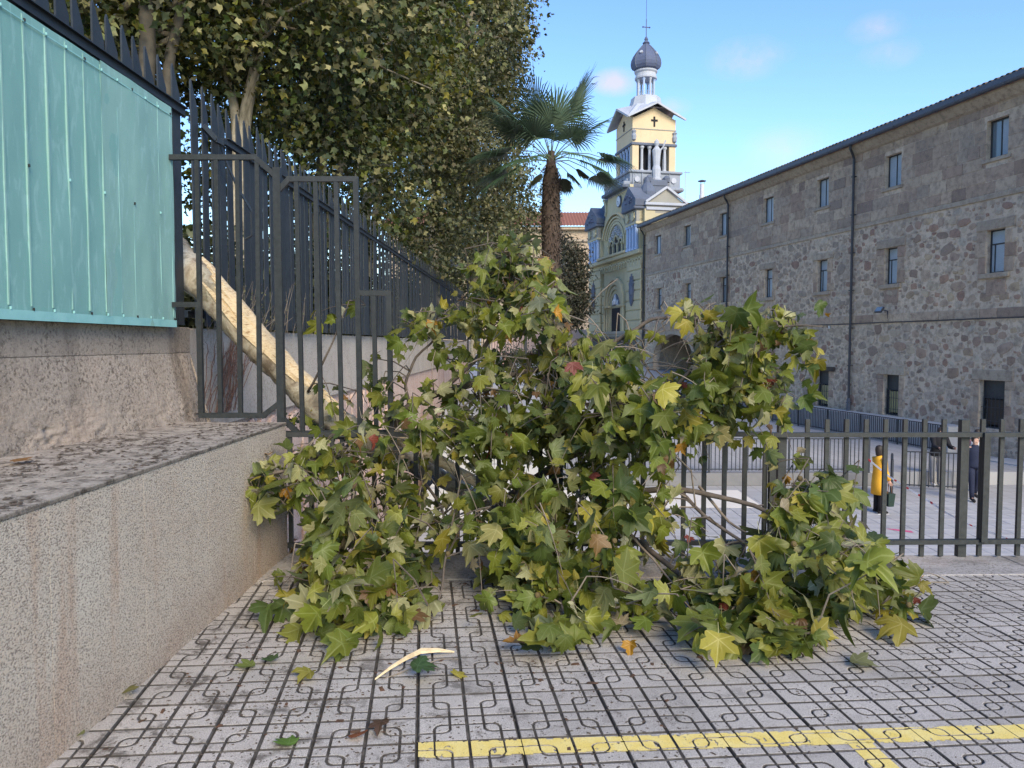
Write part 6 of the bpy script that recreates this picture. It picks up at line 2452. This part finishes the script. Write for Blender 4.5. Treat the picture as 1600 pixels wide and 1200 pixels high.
def body(parent, J):
    """one continuous skinned figure over the joints J (name -> (pos, radius))"""
    names = list(J)
    E = [('pelvis', 'waist'), ('waist', 'chest'), ('chest', 'neck'), ('neck', 'chin'), ('chin', 'head'), ('head', 'crown'), ('chin', 'nose')]
    for s in 'LR':
        E += [('chest', 'sho' + s), ('sho' + s, 'elb' + s), ('elb' + s, 'wri' + s), ('wri' + s, 'pal' + s),
              ('pelvis', 'hip' + s), ('hip' + s, 'kne' + s), ('kne' + s, 'ank' + s), ('ank' + s, 'toe' + s)]
    V = [Vector(J[n][0]) for n in names]
    Rr = [J[n][1] for n in names]
    Ed = [(names.index(a), names.index(c)) for a, c in E if a in names and c in names]
    for s in 'LR':
        w, p = Vector(J['wri' + s][0]), Vector(J['pal' + s][0])
        d = (p - w).normalized()
        side = d.cross(Vector((1, 0, 0))).normalized()
        for k, (o, L) in enumerate(((-.032, .065), (-.011, .078), (.011, .072), (.031, .055))):
            i = len(V)
            a = p + side * o + d * .02
            V += [a, a + d * L * .5, a + d * L + Vector((0, .012, 0))]
            Rr += [.0095, .0085, .007]
            Ed += [(names.index('pal' + s), i), (i, i + 1), (i + 1, i + 2)]
        i = len(V)
        a = w.lerp(p, .5) + side * .035
        V += [a, a + side * .02 + d * .035]
        Rr += [.011, .008]
        Ed += [(names.index('pal' + s), i), (i, i + 1)]
    me = bpy.data.meshes.new('body')
    me.from_pydata([tuple(v) for v in V], Ed, [])
    me.materials.append(SKIN)
    o = link('body', me, parent)
    md = o.modifiers.new('skin', 'SKIN')
    md.use_smooth_shade = True
    for k, r in enumerate(Rr):
        sv = me.skin_vertices[0].data[k]
        sv.radius = r if isinstance(r, tuple) else (r, r)
        sv.use_root = k == names.index('pelvis')
    o.modifiers.new('sub', 'SUBSURF').levels = 1
    o.modifiers['sub'].render_levels = 2
    return o


def stand(h=1.7, lean=0.0, stride=0.0, armL=(0, 0), armR=(0, 0), bendL=0.2, bendR=0.2):
    """joints, facing +y; arm swing angles forward (rad) and outward"""
    s = h / 1.7
    J = {}
    ly = lambda z: lean * max(0, z - .9)
    J['pelvis'] = ((0, 0, .93), (.125, .1)); J['waist'] = ((0, ly(1.08), 1.08), (.11, .09)); J['chest'] = ((0, ly(1.3), 1.3), (.13, .095))
    J['neck'] = ((0, ly(1.44), 1.45), .05); J['chin'] = ((0, ly(1.54) + .015, 1.535), (.062, .07)); J['head'] = ((0, ly(1.6) + .01, 1.61), (.074, .092)); J['crown'] = ((0, ly(1.65), 1.66), (.05, .06)); J['nose'] = ((0, ly(1.56) + .10, 1.56), .012)
    for sd_, sx in (('L', -1), ('R', 1)):
        f, o = armL if sx < 0 else armR
        bend = bendL if sx < 0 else bendR
        sh = Vector((sx * .175, ly(1.39), 1.385))
        d1 = Vector((sx * math.sin(o), math.sin(f), -math.cos(f) * math.cos(o)))
        el = sh + d1 * .29
        d2 = Vector((sx * math.sin(o) * .5 - sx * .15 * (bend > .6), math.sin(f + bend), -math.cos(f + bend)))
        wr = el + d2.normalized() * .25
        J['sho' + sd_] = (tuple(sh), .055); J['elb' + sd_] = (tuple(el), .04); J['wri' + sd_] = (tuple(wr), .026); J['pal' + sd_] = (tuple(wr + d2.normalized() * .07), (.036, .018))
        st = stride * sx
        hp = Vector((sx * .09, 0, .88)); kn = Vector((sx * .095, st * .5 + (.03 if st else .015), .49)); an_ = Vector((sx * .095, st - (.06 if st < 0 else 0), .09 + (.06 if st < 0 else 0)))
        J['hip' + sd_] = (tuple(hp), .085); J['kne' + sd_] = (tuple(kn), .055); J['ank' + sd_] = (tuple(an_), .036); J['toe' + sd_] = (tuple(an_ + Vector((0, .15, -.06))), .03)
    return {k: (tuple(x * s for x in p), r if not isinstance(r, float) else r * s) for k, (p, r) in J.items()}


def person(label, loc, rz, J, top, legs, shoe, hair, coat=None, hairlen=.0, sleeve=None, sole=None, stripes=None):
    p = empty('person', label, 'person', loc, rz)
    body(p, J)
    g = lambda n: Vector(J[n][0])
    # trousers
    b = MB()
    for s in 'LR':
        b.tube([g('hip' + s) + Vector((0, 0, .02)), g('hip' + s).lerp(g('kne' + s), .5), g('kne' + s), g('kne' + s).lerp(g('ank' + s), .55), g('ank' + s) + Vector((0, 0, .0))], [.105, .092, .072, .064, .058], 10)
    pz = g('pelvis').z
    loft(b, [(0, 0, pz - .1, .16, .11), (0, 0, pz, .175, .125), (0, 0, pz + .1, .155, .115)])
    b.build('trousers', legs, p, smooth=True)
    for s in 'LR':
        a, t = g('ank' + s), g('toe' + s)
        b = MB(); b.tube([a + Vector((0, -.06, -.035)), a + Vector((0, 0, -.02)), a.lerp(t, .6) + Vector((0, 0, -.008)), t + Vector((0, .03, 0)), t + Vector((0, .06, -.005))], [.035, .046, .042, .036, .012], 8)
        b.build('shoe', shoe, p, smooth=True)
        if sole:
            z0 = min(a.z, t.z) - .05
            MB().box(a.x - .042, a.x + .042, a.y - .09, t.y + .07, z0, z0 + .028, .008).build('sole', sole, p)
    # jacket or coat
    ch_, wa, pe = g('chest'), g('waist'), g('pelvis')
    n = g('neck')
    b = MB()
    hem = coat if coat else pe.z - .06
    rings = [(0, pe.y + .01, hem, .215 if coat else .19, .17 if coat else .135)]
    if coat:
        rings += [(0, pe.y, (hem + pe.z) / 2, .205, .155)]
    rings += [(0, pe.y, pe.z, .19, .14), (0, wa.y, wa.z, .17, .13), (0, ch_.y, ch_.z - .02, .19, .135), (0, ch_.y + .0, ch_.z + .08, .185, .115), (0, n.y - .01, n.z - .035, .10, .085), (0, n.y, n.z + .015, .07, .07)]
    loft(b, rings, 18)
    for s in 'LR':
        b.tube([g('sho' + s) + Vector((0, 0, .015)), g('sho' + s).lerp(g('elb' + s), .5), g('elb' + s), g('elb' + s).lerp(g('wri' + s), .5), g('wri' + s)], [.078, .07, .062, .055, .05], 10)
    if stripes:
        o = None
        me = b.mesh('jumper', top, True)
        me.materials.append(stripes)
        for pl in me.polygons:
            if int((pl.center.z) * 22) % 2:
                pl.material_index = 1
        link('jumper', me, p)
    else:
        b.build('coat' if coat else 'jacket', top, p, smooth=True)
    # hair
    hd_ = g('head')
    b = MB()
    for k in range(1):
        b.lathe([(.05, -.085 - hairlen), (.088, -.06 - hairlen * .6), (.098, -.01), (.095, .04), (.075, .085), (.04, .105), (.004, .112)], 14, (hd_.x, hd_.y - .028, hd_.z + .0), sx=.9, sy=1.0)
    b.build('hair', hair, p, smooth=True)
    return p, g


HAIR = simple('dark_hair', (.02, .016, .014), (.035, .026, .02), 40, .6, .4, 120)
BLACK = cloth('black_cloth', (.012, .013, .017))
NAVY = cloth('navy_cloth', (.016, .022, .05))
YELC = cloth('yellow_cloth', (.78, .42, .035), (.68, .34, .025), 5)
DGREEN = cloth('green_bag', (.022, .045, .035))
WHITEC = cloth('white_cloth', (.62, .62, .62))
GREYC = cloth('grey_cloth', (.25, .26, .28))
PLUM = cloth('plum_knit', (.10, .05, .085))
J = stand(1.66, 0.02, 0, (.08, .05), (.12, .05), .25, .3)
wp = Vector((8.98, 18.65, -2.605))
pw, g = person('person in a long yellow coat carrying a dark green bag', wp, R(-82), J, YELC, BLACK, BLACK, HAIR, .48, .1, sole=WHITEC)
b = MB()
vs = [(-.20, .2, .18), (.20, .2, .18), (.20, .32, .18), (-.20, .32, .18), (-.22, .19, .5), (.22, .19, .5), (.22, .33, .5), (-.22, .33, .5)]
bagp = empty('shopping_bag', 'dark green shopping bag hanging from the hands of the person in yellow', 'bag', wp + Vector((.2, -.02, 0)), R(-82))
b = MB()
b.add([(-.17, -.07, .20), (.17, -.07, .20), (.17, .07, .20), (-.17, .07, .20), (-.2, -.09, .52), (.2, -.09, .52), (.2, .09, .52), (-.2, .09, .52)], [(3, 2, 1, 0), (0, 1, 5, 4), (1, 2, 6, 5), (2, 3, 7, 6), (3, 0, 4, 7), (4, 5, 6, 7)])
b.build('bag_body', DGREEN, bagp)
b = MB()
for y in (-.06, .06):
    b.tube([(-.1, y, .5), (-.11, y * .6, .66), (-.05, y * .2, .78), (.05, y * .2, .78), (.11, y * .6, .66), (.1, y, .5)], .01, 5)
b.build('bag_handle', cloth('bag_strap', (.16, .08, .05)), bagp)

J = stand(1.72, .35, 0, (.7, .15), (.75, .15), .9, .8)
person('person in a black jacket leaning on the far railing', (12.42, 22.35, -2.6), R(175), J, BLACK, GREYC, WHITEC, HAIR)
J = stand(1.7, .0, .12, (.1, .08), (-.1, .08), .3, .3)
person('person in a striped dark jumper standing behind the railing post', (13.25, 21.75, -2.6), R(150), J, PLUM, BLACK, WHITEC, HAIR, stripes=WHITEC)
J = stand(1.72, .0, .14, (.15, .08), (-.1, .08), .3, .3)
person('person in navy clothes mostly hidden behind the railing post', (12.25, 20.2, -2.6), R(170), J, NAVY, NAVY, BLACK, HAIR)
J = stand(1.76, .03, .2, (-.25, .08), (.3, .08), .25, .4)
pp, g = person('person in black with a pale shoulder strap walking behind the fallen branches', (-.19, 21.9, -.47), R(-150), J, BLACK, BLACK, NAVY, HAIR)
b = MB(); b.tube([(.16, .1, 1.02), (.1, .135, 1.2), (-.02, .12, 1.38), (-.09, .02, 1.47), (-.05, -.12, 1.36), (.1, -.14, 1.15), (.19, -.02, 1.0)], .028, 6); b.build('shoulder_strap', WHITEC, pp)

# barrier tape and a paint mark on the plaza
RED = simple('tape_red', (.62, .04, .05), None, 8, .4, 0)
tp = [(1357, 718, 18.5), (1390, 745, 18.0), (1420, 764, 17.4), (1450, 782, 16.9), (1480, 802, 16.3), (1515, 820, 15.7), (1550, 832, 15.3), (1575, 843, 15.0), (1600, 855, 14.7), (1660, 880, 14.0), (1760, 905, 13.5)]
w = [P(*q) for q in tp]
full = []
for a, c in zip(w[:-1], w[1:]):
    for f in np.linspace(0, 1, 9)[:-1]:
        full.append(a.lerp(c, f))
vs, fs = [], []
for k, p in enumerate(full):
    tw = .9 * math.sin(k * .11)
    up_ = Vector((.3 * math.sin(tw), -.3 * math.sin(tw), math.cos(tw))) * .026
    p.z = max(p.z, -2.55)
    vs += [p - up_, p + up_]
for k in range(len(full) - 1):
    fs.append((2 * k, 2 * k + 2, 2 * k + 3, 2 * k + 1))
b = MB().add(vs, fs)
me = b.mesh('barrier_tape', simple('tape_white', (.8, .8, .8), None, 8, .4, 0))
me.materials.append(RED)
for k, pl in enumerate(me.polygons):
    pl.material_index = 1 if k % 5 == 0 else 0
o = link('barrier_tape', me)
md = o.modifiers.new('solid', 'SOLIDIFY'); md.thickness = .002
tag(o, 'red and white striped barrier tape sagging from the person in yellow across the plaza', 'tape')
g0 = ground(1405, 829, -2.6)
b = MB()
b.add([(g0.x - .22, g0.y + .18, -2.600), (g0.x - .05, g0.y + .16, -2.600), (g0.x + .26, g0.y - .02, -2.600), (g0.x + .22, g0.y - .2, -2.600), (g0.x - .02, g0.y - .05, -2.600)], [(0, 1, 2, 3, 4)])
tag(b.build('paint_mark', simple('pink_paint', (.6, .09, .22), (.5, .12, .22), 9, .7, .1, 60)), 'magenta spray paint mark on the plaza paving', 'paint mark')
